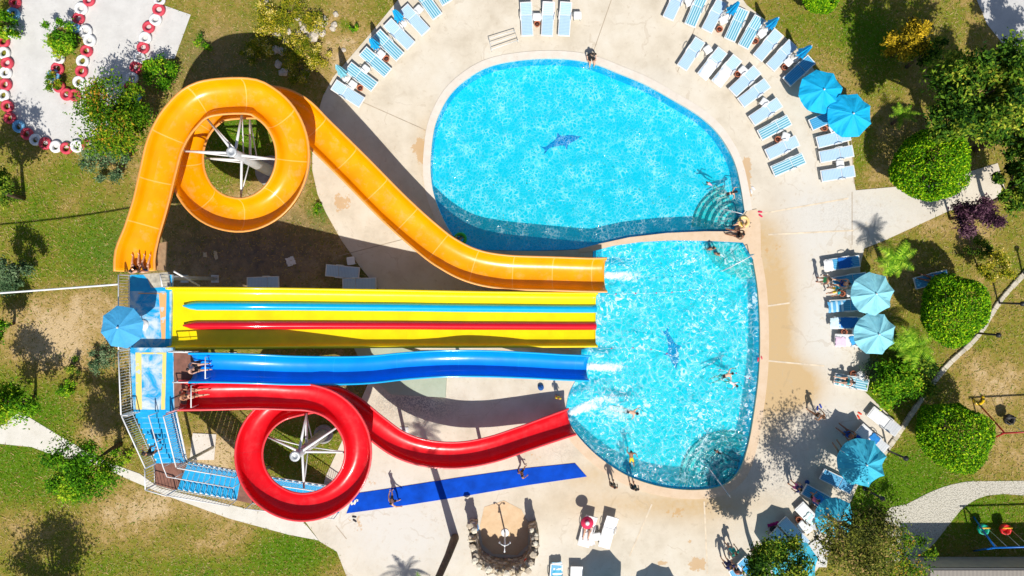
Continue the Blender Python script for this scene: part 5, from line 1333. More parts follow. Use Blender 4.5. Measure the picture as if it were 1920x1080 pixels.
c = ramp(nt, sp.outputs[0], [(0, (0.42, 0.32, 0.20)), (.4, (0.60, 0.48, 0.32)), (.7, (0.70, 0.62, 0.48)), (1, (0.48, 0.43, 0.37))])
c = mix(nt, math_(nt, 'MULTIPLY', math_(nt, 'GREATER_THAN', vr.outputs['Distance'], .46), .6), c, (0.14, 0.11, 0.08)); nt.links.new(c, b.inputs['Base Color']); b.inputs['Roughness'].default_value = .95
bump(nt, b, vr.outputs['Distance'], .9, -.12)
mb.add(v, f); mb.build('masonry', ms_, wall)
for i in range(1, m_ - 1):
    p = path[i]; r_ = rnd.uniform(.10, .22); o = rock(0, 0, r_, 800 + i, mat=M('cap_stone_%d' % (i % 3), [(0.64, 0.54, 0.38), (0.50, 0.42, 0.32), (0.70, 0.64, 0.52)][i % 3], .9, .25, 4), parent=wall, flat=.5)
    o.name = 'cap_stone'; o.location = p * rnd.uniform(1.08, 1.24) + Vector((0, 0, hts[i] * min(1, .75 + .12 * min(i, m_ - 1 - i)) + DZ - .06))
sand = fill('shower_floor', [(p.x, p.y) for p in px_poly([(908, 950), (945, 938), (978, 955), (992, 985), (990, 1020), (970, 1040), (925, 1038), (905, 1020), (900, 985)])], [], 0.052, mat_pale('shower_sand', (0.66, 0.46, 0.27), (0.76, 0.56, 0.36), 2)); tag(sand, 'sandy shower floor', kind='structure')
sh = empty('outdoor_shower', (at(947, 998, 0).x, at(947, 998, 0).y, .055), 0, 'white outdoor shower post inside the curved stone wall', 'shower')
mb = MB(); mb.tube([(0, 0, 0), (0, 0, 2.15)], .045, 8); mb.build('post', white_paint, sh)
for k in range(3): a = k * 2.094 + .5; mb = MB(); mb.tube([(0, 0, 2.1), (math.cos(a) * .2, math.sin(a) * .2, 2.2), (math.cos(a) * .33, math.sin(a) * .33, 2.1)], .025, 6); mb.lathe([(.06, 2.05), (.05, 2.1), (.001, 2.12)], 8, (math.cos(a) * .33, math.sin(a) * .33, 0)); mb.build('shower_arm', white_paint, sh)
mb = MB(); mb.lathe([(.24, 0), (.24, .03), (.2, .035), (.001, .03)], 20); mb.build('shower_tray', white_plastic, sh)
ball_bag(987, 1050, .14, (0.80, 0.06, 0.02), 'small orange red bag on the end of the stone shower wall', z=1.2)
# tall palm with trunk at the lower edge
palm('tall palm whose leaning brown trunk leaves the frame below the blue mat', (853, 1008), (806, 1122), 8.2, 52, 16, 91, trunk_r=.2, width=.25)
palm('yucca like palm below the frame, only its spiky shade on the paving', (776, 1140), (762, 1200), 3.2, 55, 18, 92, trunk_r=.12, width=.2)
# ---- playground swings
def swing(barA, barB, z, col, seats, label, depth=1.0):
    a = at(*barA, z); b_ = at(*barB, z); root = empty('swing_frame', (a.x, a.y, 0), 0, label, 'swing'); a0 = Vector((0, 0, z)); b0 = Vector((b_.x - a.x, b_.y - a.y, z)); m = simple('swing_paint_' + str(barA[0]), col, .4, .15)
    mb = MB(); mb.tube([a0 - (b0 - a0).normalized() * .2, b0], .05, 8); mb.build('top_bar', m, root)
    for q in (a0, b0):
        for s in (-1, 1): mb = MB(); mb.tube([q, (q.x + .25, s * depth, 0)], .045, 8); mb.build('leg', m, root)
    for t, c1, c2 in seats:
        c_ = a0.lerp(b0, t); mb = MB(); zz = .55; mb.lathe([(.30, zz - .12), (.33, zz), (.31, zz + .12), (.24, zz + .1), (.22, zz - .06), (.001, zz - .08)], 8, (c_.x + .1, .45, 0)); st = mb.build('bucket_seat', simple('seat' + str(t) + str(barA[0]), c1, .5, .1), root)
        mb = MB(); mb.tube([(c_.x - .18, .58, zz + .16), (c_.x + .38, .58, zz + .16)], .05, 6); mb.build('safety_bar', simple('bar' + str(t) + str(barA[0]), c2, .5, .1), st)
        for s in (-.25, .3): mb = MB(); mb.tube([(c_.x + s + .08, .45, zz + .1), (c_.x + s + .08, 0, z)], .014, 5); mb.build('chain', steel, st)
swing((1866, 1027), (2010, 1023), 2.2, (0.0, 0.16, 0.62), [(.08, (0.0, 0.42, 0.28), (0.80, 0.45, 0.03)), (.38, (0.72, 0.02, 0.02), (0.85, 0.42, 0.02))], 'blue swing frame with green and red bucket seats beside the shaded roof')
swing((1884, 812), (2010, 806), 2.2, (0.42, 0.02, 0.02), [(.35, (0.02, 0.02, 0.02), (0.05, 0.05, 0.05))], 'dark red swing frame at the edge of the dry lawn')
# yellow swim ring half buried in grass
mb = MB(); rr = [(.28 * math.cos(t), .28 * math.sin(t), .09) for t in [R(-200 + 18 * i) for i in range(14)]]
mb.tube(rr, [.03] + [.08] * 12 + [.03], 10); p = at(1833, 748); tag(mb.build('swim_ring', simple('ring_yellow', (0.85, 0.55, 0.01), .3, .08), None, (p.x, p.y, 0), R(10)), 'yellow crescent swim ring lying on the dry lawn', 'swim ring')
# lamp posts
def lamp(basepx, h, label, col=(0.02, 0.022, 0.025)):
    b_ = at(*basepx); root = empty('lamp_post', (b_.x, b_.y, 0), 0, label, 'lamp post', 'short black lamp posts'); mt = M('lamp_black', col, .5, .1)
    mb = MB(); mb.tube([(0, 0, 0), (0, 0, h)], .06, 8); mb.lathe([(.14, 0), (.14, .06), (.07, .1)], 10); mb.build('post', mt, root)
    mb = MB(); mb.lathe([(.07, h), (.15, h + .05), (.15, h + .12), (.05, h + .2), (.001, h + .22)], 10); mb.build('lamp_head', mt, root)
for b_, l in [((1663, 844), 'black lamp post between the bare white lounger and the green lawn'), ((1828, 624), 'black lamp post on the kerb below the round tree by the parasols'), ((1871, 568), 'black lamp post on the kerb above the round tree by the parasols'), ((1917, 513), 'black lamp post at the frame edge where the kerb leaves'), ((1530, 1008), 'thin black lamp post beside the grey concrete pad'), ((1621, 916), 'black lamp post half in shade below the crumpled parasol')]:
    lamp(b_, 1.9, l)
# low building at the lower right
sl0 = at(1748, 1068, 2.35); root = empty('low_building', (sl0.x, sl0.y, 0), 0, 'low building with a ribbed grey beige roof at the lower right corner', 'building')
mb = MB(); mb.box((7.5, -3.2, 1.12), (14.8, 6.0, 2.24)); mb.build('wall', M('render_wall', (0.5, 0.46, 0.4), .9, .1), root)
mr = slat_mat('ribbed_roof', (0.30, 0.27, 0.235), (0.24, 0.215, 0.19), .22, 0, .5)
mb = MB(); mb.box((7.5, -3.25, 2.30), (15.2, 6.4, .09)); mb.build('roof', mr, root)
mb = MB(); mb.box((7.5, .03, 2.28), (15.2, .1, .1)); mb.build('gutter', dark_steel, root)
# pool handrail
def handrail(a, b_, label):
    A, B_ = at(*a), at(*b_); root = empty('pool_handrail', (A.x, A.y, .04), 0, label, 'handrail'); d = B_ - A; mb = MB()
    mb.tube([(0, 0, 0), (0, 0, .85), d * .12 + Vector((0, 0, .92)), d * .8 + Vector((0, 0, .55)), d + Vector((0, 0, .3)), d + Vector((0, 0, -.7))], .028, 8); mb.build('rail', steel, root)
    mb = MB(); mb.tube([d * .45 + Vector((0, 0, .74)), d * .45 + Vector((0, 0, -.5))], .024, 8); mb.build('rail_post', steel, root)
handrail((1361, 924), (1322, 870), 'steel handrail over the corner steps of the lower pool')
handrail((1384, 405), (1350, 393), 'steel handrail over the corner steps of the upper pool')
handrail((1404, 478), (1352, 508), 'steel handrail beside the veined entry ledge')

# ---- lane float ropes
red_f = simple('float_red', (0.7, 0.03, 0.12), .4, .1); white_f = M('float_white', (0.8, .82, .84), .4, .05)
def rope(pts, n, label):
    P_ = smooth_loop([at(x, y, WATER_Z) for x, y in pts], 8, closed=False); o0 = P_[0]; root = empty('float_rope', o0, 0, label, 'float rope', 'ropes of small floats')
    mb = MB(); mb.tube([p - o0 + Vector((0, 0, .005)) for p in P_], .006, 5); mb.build('rope', white_f, root)
    for i in range(n):
        p = P_[int((len(P_) - 1) * (i + .5) / n)] - o0; mb = MB(); mb.lathe([(.001, -.05), (.035, -.03), (.045, .0), (.035, .03), (.001, .05)], 8, (p.x, p.y, 0)); mb.build('float', red_f if i % 2 else white_f, root)
rope([(1135, 552), (1200, 550), (1260, 548), (1318, 541)], 11, 'rope of red and white floats beside the orange slide outlet')
rope([(1120, 655), (1180, 652), (1232, 657), (1262, 668)], 9, 'rope of red and white floats in front of the yellow slide')
rope([(1330, 690), (1375, 698), (1412, 712)], 6, 'short rope of floats near the swimmers in the lower pool')
# ---- foam and jets at the slide outlets
fm, nt, b = new_mat('white_foam'); oc = N(nt, 'ShaderNodeNewGeometry').outputs['Position']
n1 = noise(nt, 4.2, 6, .72, oc, .8); ea = attr(nt, 'edge').outputs['Fac']
al = math_(nt, 'MULTIPLY', math_(nt, 'SUBTRACT', math_(nt, 'ADD', ea, math_(nt, 'MULTIPLY', math_(nt, 'SUBTRACT', n1, .22), 1.8)), .86), 1.9, True); nt.links.new(al, b.inputs['Alpha'])
b.inputs['Base Color'].default_value = (.88, .95, .98, 1); b.inputs['Roughness'].default_value = .8
def foam(a, b_, w0, w1, lift, k=1.0):
    A, B_ = at(*a, WATER_Z), at(*b_, WATER_Z); d = B_ - A; L_ = d.length; t = d.normalized(); nr = Vector((-t.y, t.x, 0)); v = []; f = []; ed = []; n, m_ = 18, 8
    for i in range(n + 1):
        u = i / n; w_ = w0 + (w1 - w0) * u
        for j in range(m_ + 1):
            s = j / m_ * 2 - 1; v.append(tuple(A + t * L_ * u + nr * s * w_ + Vector((0, 0, .012 + lift * (1 - u) ** 2 * (1 - s * s) + .04 * math.sin(9 * u + 4 * s) ** 2 * (1 - s * s))))); ed.append(k * (1 - s * s) * (1 - u ** 3) * min(1, .55 + u * 4))
    for i in range(n):
        for j in range(m_): q = i * (m_ + 1) + j; f.append((q, q + 1, q + m_ + 2, q + m_ + 1))
    me = bpy.data.meshes.new('foam'); me.from_pydata(v, [], f); me.materials.append(fm); me.attributes.new('edge', 'FLOAT', 'POINT').data.foreach_set('value', ed)
    for p in me.polygons: p.use_smooth = True
    tag(link('foam', me), 'white foam pouring from a slide outlet', 'foam', kind='stuff')
foam((1128, 516), (1215, 520), .3, .55, .08, .9); foam((1096, 687), (1190, 690), .3, .5, .08, .9); foam((1066, 776), (1138, 746), .25, .75, .12, .95); foam((1114, 562), (1150, 563), .5, .6, .03, .42); foam((1114, 602), (1148, 604), .45, .55, .03, .5); foam((1114, 636), (1150, 640), .45, .55, .03, .5); foam((1125, 760), (1215, 800), .8, 1.3, .02, .55); foam((1120, 745), (1180, 755), .5, .9, .02, .6)
# ------------------------------------------------------------------ people
def skin_mat(name, c): return M('skin_' + name, c, .5, .08, 6)
SK = {'tan': (0.50, 0.24, 0.13), 'fair': (0.66, 0.38, 0.26), 'brown': (0.30, 0.13, 0.07), 'dark': (0.16, 0.07, 0.04)}
HC = {'black': (0.012, 0.010, 0.009), 'brown': (0.07, 0.035, 0.018), 'blond': (0.42, 0.27, 0.10), 'red': (.3, .08, .03)}
eye_m = M('eye_dark', (0.01, 0.01, 0.012), .2, .05); lip_m = M('lip', (0.36, 0.10, 0.09), .5, .05)
V3 = Vector
def base_pose():
    return {'pelvis': (0, 0, .95), 'belly': (0, .01, 1.10), 'chest': (0, .0, 1.30), 'neck': (0, 0, 1.47), 'head': (0, .025, 1.59), 'crown': (0, .01, 1.68),
     'hipL': (-.095, 0, .90), 'kneeL': (-.115, .03, .50), 'ankL': (-.12, -.02, .08), 'toeL': (-.14, .14, .03),
     'hipR': (.095, 0, .90), 'kneeR': (.115, .03, .50), 'ankR': (.12, -.02, .08), 'toeR': (.14, .14, .03),
     'shL': (-.18, 0, 1.41), 'elL': (-.25, -.03, 1.14), 'wrL': (-.26, .06, .90), 'shR': (.18, 0, 1.41), 'elR': (.25, -.03, 1.14), 'wrR': (.26, .06, .90)}
def mk(**kw):
    d = base_pose(); d.update(kw); return d
POSES = {
 'stand': mk(),
 'walk': mk(kneeL=(-.11, .20, .52), ankL=(-.12, .26, .09), toeL=(-.13, .41, .05), kneeR=(.11, -.02, .50), ankR=(.12, -.30, .12), toeR=(.13, -.18, .03), elL=(-.25, -.12, 1.16), wrL=(-.25, -.10, .91), elR=(.25, .06, 1.15), wrR=(.24, .24, .97)),
 'wide': mk(kneeL=(-.22, .05, .50), ankL=(-.34, 0, .08), toeL=(-.38, .15, .03), kneeR=(.22, .05, .50), ankR=(.34, 0, .08), toeR=(.38, .15, .03), elL=(-.38, .05, 1.22), wrL=(-.52, .20, 1.10), elR=(.38, .05, 1.22), wrR=(.52, .20, 1.10)),
 'climb': mk(chest=(0, .06, 1.29), neck=(0, .11, 1.45), head=(0, .16, 1.56), crown=(0, .15, 1.65), shL=(-.18, .07, 1.39), shR=(.18, .07, 1.39), kneeL=(-.11, .30, .68), ankL=(-.12, .24, .27), toeL=(-.13, .39, .22), elL=(-.27, .15, 1.14), wrL=(-.26, .36, 1.12), elR=(.27, .0, 1.12), wrR=(.3, .2, 1.0)),
 'sit': {'pelvis': (0, 0, .11), 'belly': (0, .0, .26), 'chest': (0, .02, .46), 'neck': (0, .05, .63), 'head': (0, .09, .75), 'crown': (0, .08, .84),
     'hipL': (-.10, .05, .10), 'kneeL': (-.14, .46, .12), 'ankL': (-.13, .50, -.30), 'toeL': (-.14, .64, -.35), 'hipR': (.10, .05, .10), 'kneeR': (.14, .46, .12), 'ankR': (.13, .50, -.30), 'toeR': (.14, .64, -.35),
     'shL': (-.18, .03, .57), 'elL': (-.27, -.03, .32), 'wrL': (-.24, .18, .20), 'shR': (.18, .03, .57), 'elR': (.27, -.03, .32), 'wrR': (.24, .18, .20)},
 'longsit': {'pelvis': (0, 0, .11), 'belly': (0, -.03, .26), 'chest': (0, -.06, .46), 'neck': (0, -.05, .63), 'head': (0, -.01, .75), 'crown': (0, -.02, .84),
     'hipL': (-.10, .05, .10), 'kneeL': (-.15, .42, .26), 'ankL': (-.15, .80, .07), 'toeL': (-.16, .87, .19), 'hipR': (.10, .05, .10), 'kneeR': (.15, .44, .22), 'ankR': (.15, .83, .07), 'toeR': (.16, .90, .19),
     'shL': (-.18, -.05, .57), 'elL': (-.27, -.02, .32), 'wrL': (-.20, .24, .28), 'shR': (.18, -.05, .57), 'elR': (.27, -.02, .32), 'wrR': (.20, .24, .28)},
 'supine': {'pelvis': (0, 0, .12), 'belly': (0, -.15, .12), 'chest': (0, -.35, .13), 'neck': (0, -.52, .14), 'head': (0, -.645, .15), 'crown': (0, -.735, .15),
     'hipL': (-.10, .05, .11), 'kneeL': (-.14, .44, .15), 'ankL': (-.15, .86, .06), 'toeL': (-.18, .93, .17), 'hipR': (.10, .05, .11), 'kneeR': (.13, .44, .12), 'ankR': (.14, .86, .06), 'toeR': (.17, .93, .17),
     'shL': (-.18, -.46, .13), 'elL': (-.30, -.22, .09), 'wrL': (-.27, .03, .09), 'shR': (.18, -.46, .13), 'elR': (.36, -.30, .09), 'wrR': (.30, -.08, .20)},
 'swim': {'pelvis': (0, 0, -.02), 'belly': (0, .15, .0), 'chest': (0, .35, .03), 'neck': (0, .52, .07), 'head': (0, .63, .14), 'crown': (0, .70, .18),
     'hipL': (-.10, -.05, -.03), 'kneeL': (-.16, -.45, -.10), 'ankL': (-.14, -.84, -.06), 'toeL': (-.15, -.98, -.08), 'hipR': (.10, -.05, -.03), 'kneeR': (.15, -.45, -.03), 'ankR': (.17, -.84, -.12), 'toeR': (.18, -.98, -.13),
     'shL': (-.18, .46, .03), 'elL': (-.34, .62, .03), 'wrL': (-.26, .85, .02), 'shR': (.18, .46, .03), 'elR': (.40, .40, .03), 'wrR': (.48, .16, -.02)},
}
RAD = {'pelvis': (.155, .115), 'belly': (.135, .10), 'chest': (.155, .115), 'neck': (.058, .058), 'head': (.082, .098), 'crown': (.055, .06), 'hip': .092, 'knee': .058, 'ank': .038, 'toe': .03, 'sh': .062, 'el': .042, 'wr': .028}
BONES = [('pelvis', 'belly'), ('belly', 'chest'), ('chest', 'neck'), ('neck', 'head'), ('head', 'crown')] + [(a + s, b + s) for s in 'LR' for a, b in (('hip', 'knee'), ('knee', 'ank'), ('ank', 'toe'), ('sh', 'el'), ('el', 'wr'))] + [('pelvis', 'hipL'), ('pelvis', 'hipR'), ('chest', 'shL'), ('chest', 'shR')]
CACHE = {}
def body_geo(pose, female, child):
    key = (pose, female, child)
    if key in CACHE: return CACHE[key]
    J = {k: V3(v) for k, v in POSES[pose].items()}
    if female:
        for s in 'LR': J['sh' + s] = J['sh' + s].lerp(J['chest'], .12)
    names = list(J); vs = [J[n] for n in names]; es = [(names.index(a), names.index(b_)) for a, b_ in BONES]
    me = bpy.data.meshes.new('tmp'); me.from_pydata([tuple(v) for v in vs], es, [])
    ob = bpy.data.objects.new('tmp', me); COL.objects.link(ob)
    sm = ob.modifiers.new('s', 'SKIN'); sm.use_smooth_shade = True; sm.branch_smoothing = .4
    for i, n in enumerate(names):
        r = RAD.get(n) or RAD[n[:-1]]
        if not isinstance(r, tuple): r = (r, r)
        k = 1.0
        if child: k = 1.12
        if female and n == 'pelvis': k *= 1.06
        if female and n in ('belly', 'chest') or (female and n[:2] in ('sh', 'el')): k *= .88
        me.skin_vertices[0].data[i].radius = (r[0] * k, r[1] * k); me.skin_vertices[0].data[i].use_root = (n == 'pelvis')
    ss = ob.modifiers.new('d', 'SUBSURF'); ss.levels = 1; ss.render_levels = 1
    dg = bpy.context.evaluated_depsgraph_get(); dg.update()
    ev = ob.evaluated_get(dg); m2 = ev.to_mesh()
    V = [v.co.copy() for v in m2.vertices]; NV = [v.normal.copy() for v in m2.vertices]; F = [tuple(p.vertices) for p in m2.polygons]
    ev.to_mesh_clear(); bpy.data.objects.remove(ob); bpy.data.meshes.remove(me)
    # nearest bone of every face
    lab = []
    for f in F:
        c = sum((V[i] for i in f), V3()) / len(f); best = None
        for a, b_ in BONES:
            d = J[b_] - J[a]; t = max(0, min(1, (c - J[a]).dot(d) / d.length_squared)); q = (c - J[a] - d * t).length
            if best is None or q < best[0]: best = (q, a, b_, t)
        lab.append((best[1], best[2], best[3], c))
    up = (J['crown'] - J['neck']).normalized(); side = (J['shR'] - J['shL']).normalized()
    face = up.cross(side); face = -face if False else face
    ref = {'supine': V3((0, 0, 1)), 'swim': V3((0, .7, -.6))}.get(pose, V3((0, 1, 0)))
    if face.dot(ref) < 0: face = -face
    face.normalize()
    # fingers, thumbs, nose, ears, eyes, mouth joined into the same body
    mb = MB()
    for s in 'LR':
        w = J['wr' + s]; d = (w - J['el' + s]).normalized(); sd = (side if s == 'R' else -side); n = d.cross(sd)
        n = n.normalized() if n.length > .1 else V3((0, 0, 1)); sd = n.cross(d).normalized()
        mb.tube([w, w + d * .045, w + d * .09], [.026, .036, .032], 6, 0)
        for k in range(4):
            o = w + d * .085 + sd * (k - 1.5) * .019; L_ = (.062, .074, .07, .055)[k]
            mb.tube([o, o + d * L_ * .6 + n * .006, o + d * L_ + n * .022], [.009, .0085, .006], 5, 0)
        o = w + d * .035 - sd * .03; mb.tube([o, o - sd * .03 + d * .03, o - sd * .035 + d * .06], [.011, .01, .007], 5, 0)
    hc = J['head']; hr = .095
    mb.tube([hc + face * (hr * .9) + up * .01, hc + face * (hr * 1.18) - up * .025, hc + face * hr * .95 - up * .035], [.008, .014, .008], 5, 0)
    for s in (-1, 1):
        e = hc + side * s * .084 - face * .005; mb.tube([e - up * .025, e + side * s * .014, e + up * .03], [.008, .015, .008], 5, 0)
        e = hc + face * (hr * .93) + side * s * .033 + up * .012; mb.tube([e - side * .011, e + face * .006, e + side * .011], [.004, .008, .004], 5, 1)
    e = hc + face * hr * .90 - up * .058; mb.tube([e - side * .022, e + face * .008, e + side * .022], [.003, .007, .003], 5, 2)
    CACHE[key] = (J, V, NV, F, lab, mb, up, side, face); return CACHE[key]

def garment_faces(lab, kind):
    out = []
    for i, (a, b_, t, c) in enumerate(lab):
        k = a[:-1] if a[-1] in 'LR' else a
        low = (a == 'pelvis' and b_ == 'belly' and t < .75) or b_ in ('hipL', 'hipR')
        torso = a in ('pelvis', 'belly') or (a == 'chest' and b_ == 'neck' and t < .45) or b_ in ('hipL', 'hipR', 'shL', 'shR')
        thigh = k == 'hip'; arm = k == 'sh'
        if kind == 'shorts' and (low or (thigh and t < .55)): out.append(i)
        elif kind == 'briefs' and (low or (thigh and t < .12)): out.append(i)
        elif kind == 'bikini_top' and ((a == 'belly' and t > .55) or (a == 'chest' and b_ == 'neck' and t < .1)): out.append(i)
        elif kind == 'swimsuit' and ((torso and b_ not in ('shL', 'shR')) or (thigh and t < .1)): out.append(i)
        elif kind == 'shirt' and ((torso and not b_.startswith('hip')) or (arm and t < .6)): out.append(i)
        elif kind == 'dress' and (torso or (thigh and t < .75) or (arm and t < .35)): out.append(i)
    return out
def person(label, px, py, face_deg, pose, z=.045, h=1.70, skin='tan', hair='black', clothes=(), female=False, child=False, long_hair=False, tilt=0):
    J, V, NV, F, lab, ex, up, side, face = body_geo(pose, female, child)
    s = h / 1.70; p = at(px, py, z); root = empty('person', (p.x, p.y, z), R(face_deg - 90), label, 'person', None)
    if tilt: root.rotation_euler = (R(tilt), 0, R(face_deg - 90))
    mb = MB(); mb.add([v * s for v in V], F, 0, True)
    o = len(mb.v); mb.v += [tuple(V3(v) * s) for v in ex.v]
    for f, mi, sm in zip(ex.f, ex.m, ex.smooth): mb.f.append(tuple(i + o for i in f)); mb.m.append(mi); mb.smooth.append(sm)
    mb.build('body', [skin_mat(skin, SK[skin]), eye_m, lip_m], root)
    def shell(name, faces, mat, off, extra=None):
        if not faces: return
        idx = {}; vv = []; ff = []
        for fi in faces:
            q = []
            for i in F[fi]:
                if i not in idx: idx[i] = len(vv); vv.append((V[i] + NV[i] * off) * s)
                q.append(idx[i])
            ff.append(tuple(q))
        m = MB(); m.add(vv, ff, 0, True)
        if extra: extra(m)
        m.build(name, mat, root)
    hf = [i for i, (a, b_, t, c) in enumerate(lab) if (a in ('head',) or (a == 'neck' and b_ == 'head' and t > .55)) and (((c - J['head']).dot(up) > .045) or ((c - J['head']).dot(face) < .0 and (c - J['head']).dot(up) > -.09))]
    def lh(m):
        b0 = J['head'] - face * .07
        dn = (V3((0, 0, -1)) if pose not in ('supine', 'swim') else (-up if pose == 'swim' else up * .6))
        m.tube([(b0 + up * .05) * s, (b0 + dn * .12 - face * .03) * s, (b0 + dn * .30 - face * .02) * s], [.07 * s, .075 * s, .03 * s], 8)
    shell('hair', hf, M('hair_' + hair, HC[hair], .6, .2, 12), .014, lh if long_hair else None)
    for kind, col in clothes: shell(kind, garment_faces(lab, kind), M('garment_%.2f_%.2f_%.2f' % col, col, .8, .12, 8), .012 if kind in ('shirt', 'dress', 'shorts') else .006)
    return root
NAVY = (0.01, 0.02, 0.12); BLK = (0.012, 0.012, 0.015); WHT = (.75, .75, .76); TEAL = (0.0, .38, .45); REDC = (.6, .02, .03); YEL = (.85, .6, .02); PNK = (.75, .15, .32); GRN = (.02, .4, .12); BLU = (.01, .12, .55)
person('person in dark swimwear seated on the upper pool edge with legs in the water', 1108, 107, -82, 'sit', .085, 1.7, 'fair', 'black', [('shirt', BLK), ('shorts', BLK)])
person('swimmer with a pink and white swimsuit near the upper pool steps', 1335, 348, 150, 'swim', WATER_Z - .05, 1.0, 'fair', 'black', [('swimsuit', (.8, .45, .6))], True, True)
person('swimmer in a dark bikini lying over the corner steps of the upper pool', 1364, 364, 15, 'swim', WATER_Z - .04, 1.4, 'fair', 'black', [('bikini_top', BLK), ('briefs', BLK)], True, long_hair=True)
person('person in a yellow swimsuit sitting at the corner of the upper pool', 1390, 421, 200, 'sit', .085, 1.5, 'fair', 'blond', [('swimsuit', YEL)], True)
person('person in black shorts seated on the walkway end between the pools', 1386, 441, 165, 'longsit', .085, 1.7, 'brown', 'black', [('shorts', BLK)])
person('person in red shorts wading beside the walkway in the lower pool', 1324, 468, 100, 'stand', -.95, 1.65, 'tan', 'black', [('shorts', REDC)])
person('child with red swimwear wading behind the person in red shorts', 1337, 478, 60, 'stand', -.85, 1.2, 'tan', 'brown', [('briefs', REDC)], child=True)
person('swimmer in black swimwear beside the short float rope', 1356, 706, 20, 'swim', WATER_Z - .05, 1.5, 'fair', 'black', [('briefs', BLK)])
person('swimmer in a white top next to the swimmer in black', 1368, 716, -30, 'swim', WATER_Z - .05, 1.3, 'tan', 'black', [('shirt', WHT)], True)
person('swimmer gliding away from the foam of the red slide', 1176, 771, -12, 'swim', WATER_Z - .06, 1.6, 'fair', 'black', [('briefs', BLK)])
person('child in yellow swimwear near the lower edge of the lower pool', 1184, 860, 95, 'swim', WATER_Z + .02, 1.2, 'brown', 'black', [('shorts', YEL)], child=True)
person('dark haired swimmer over the corner steps of the lower pool', 1352, 851, 150, 'swim', WATER_Z - .05, 1.2, 'dark', 'black', [('swimsuit', BLK)], True)
person('slim person standing by the lower pool edge, the one nearer the mat', 1146, 902, 75, 'stand', .045, 1.5, 'brown', 'black', [('shorts', BLK)])
person('stout person in black standing by the lower pool edge', 1184, 905, 80, 'stand', .045, 1.6, 'tan', 'black', [('shirt', BLK), ('shorts', BLK)])
person('person in dark shorts standing in the middle of the blue mat', 978, 880, 20, 'walk', .08, 1.6, 'tan', 'black', [('shorts', BLK)])
person('barefoot person with legs and arms apart on the blue mat', 741, 929, 35, 'wide', .08, 1.68, 'fair', 'black', [('shorts', BLK)])
person('tanned person in black swimwear walking beside the tree shade', 1522, 773, 125, 'walk', .045, 1.7, 'tan', 'brown', [('briefs', BLK), ('bikini_top', (.7, .7, .75))], True, long_hair=True)
person('person in colourful swimwear standing beside the lounger below the blue towel', 1534, 525, 170, 'stand', .045, 1.65, 'tan', 'black', [('swimsuit', GRN)], True, long_hair=True)
person('person in yellow and teal shorts bending near the pale parasol', 1555, 543, 200, 'climb', .045, 1.6, 'tan', 'black', [('shorts', YEL), ('shirt', TEAL)])
person('bare chested person sitting under the upper pale parasol', 1580, 532, 170, 'longsit', .40, 1.7, 'fair', 'brown', [('shorts', BLU)])
person('sunbather with an orange cap lying on the blue lounger on the lawn', 1746, 524, 100 + 65, 'supine', .36, 1.65, 'brown', 'red', [('briefs', GRN), ('bikini_top', GRN)], True)
person('sunbather in teal swimwear on the lounger by the weedy shrub', 1588, 714, 172, 'longsit', .40, 1.65, 'fair', 'black', [('swimsuit', TEAL)], True, long_hair=True)
person('bare chested person lying in the shade of the crumpled parasol', 1590, 815, 140, 'longsit', .40, 1.75, 'brown', 'black', [('shorts', BLU)])
person('sitting person with dark hair at the edge of the crumpled parasol', 1577, 850, 120, 'longsit', .40, 1.7, 'tan', 'black', [('shorts', BLK)])
person('person in dark blue with a pink bag strap standing near the bare deck', 1482, 905, 140, 'stand', .045, 1.65, 'tan', 'black', [('shirt', NAVY), ('shorts', (.6, .1, .3))])
person('person in pink leaning over the mid blue lounger', 1512, 928, 45, 'climb', .045, 1.6, 'tan', 'brown', [('shirt', PNK), ('shorts', BLK)], True)
person('person in a navy shirt standing at the lower edge beside loungers', 1356, 1045, 110, 'stand', .045, 1.75, 'tan', 'black', [('shirt', NAVY), ('shorts', NAVY)])
person('bare armed person bending beside the navy clothed one', 1374, 1060, 100, 'climb', .045, 1.6, 'fair', 'brown', [('shorts', BLK), ('shirt', (.5, .2, .15))])
person('person in a green shirt walking at the border of the dense tree', 1366, 1022, 120, 'walk', .045, 1.6, 'tan', 'black', [('shirt', (0.0, .2, .16)), ('shorts', TEAL)])
hp = person('sunbather in a wide red sunhat on the white lounger', 1102, 984, -100, 'longsit', .40, 1.65, 'fair', 'brown', [('swimsuit', NAVY)], True)
pH = at(1101, 980, 1.2); mb = MB(); mb.lathe([(.36, 0), (.36, .015), (.15, .03), (.135, .13), (.06, .16), (.001, .16)], 20); o = mb.build('brim', M('hat_red', (.78, .03, .10), .8, .1), None, (pH.x, pH.y, 1.22)); o.name = 'sunhat'; tag(o, 'wide red sunhat with a white top worn on the white lounger', 'sunhat')
mb = MB(); mb.lathe([(.142, .03), (.142, .12), (.07, .168), (.001, .168)], 16); c = mb.build('hat_top', M('hat_white', (.8, .8, .82), .8, .1), o)
person('first of two people seated at the mouth of the orange slide, nearer the rail', 260, 508, 97, 'longsit', 5.57, 1.7, 'fair', 'black', [('shorts', BLK)])
person('second of two people seated at the mouth of the orange slide, in blue', 275, 508, 84, 'longsit', 5.57, 1.65, 'fair', 'brown', [('swimsuit', BLU)], True)
person('person sitting at the start of the blue slide with arms out', 366, 689, 5, 'longsit', 6.12, 1.7, 'fair', 'black', [('shorts', BLK)])
person('rear rider of two at the start of the red slide', 350, 738, 5, 'longsit', 6.06, 1.7, 'tan', 'brown', [('shorts', BLK)])
person('front rider of two at the start of the red slide', 363, 736, 5, 'longsit', 6.0, 1.6, 'fair', 'black', [('swimsuit', REDC)], True)
person('person in dark shorts climbing the upper blue stairs', 300, 842, 95, 'climb', 5.0, 1.7, 'tan', 'black', [('shorts', BLK), ('shirt', BLK)])
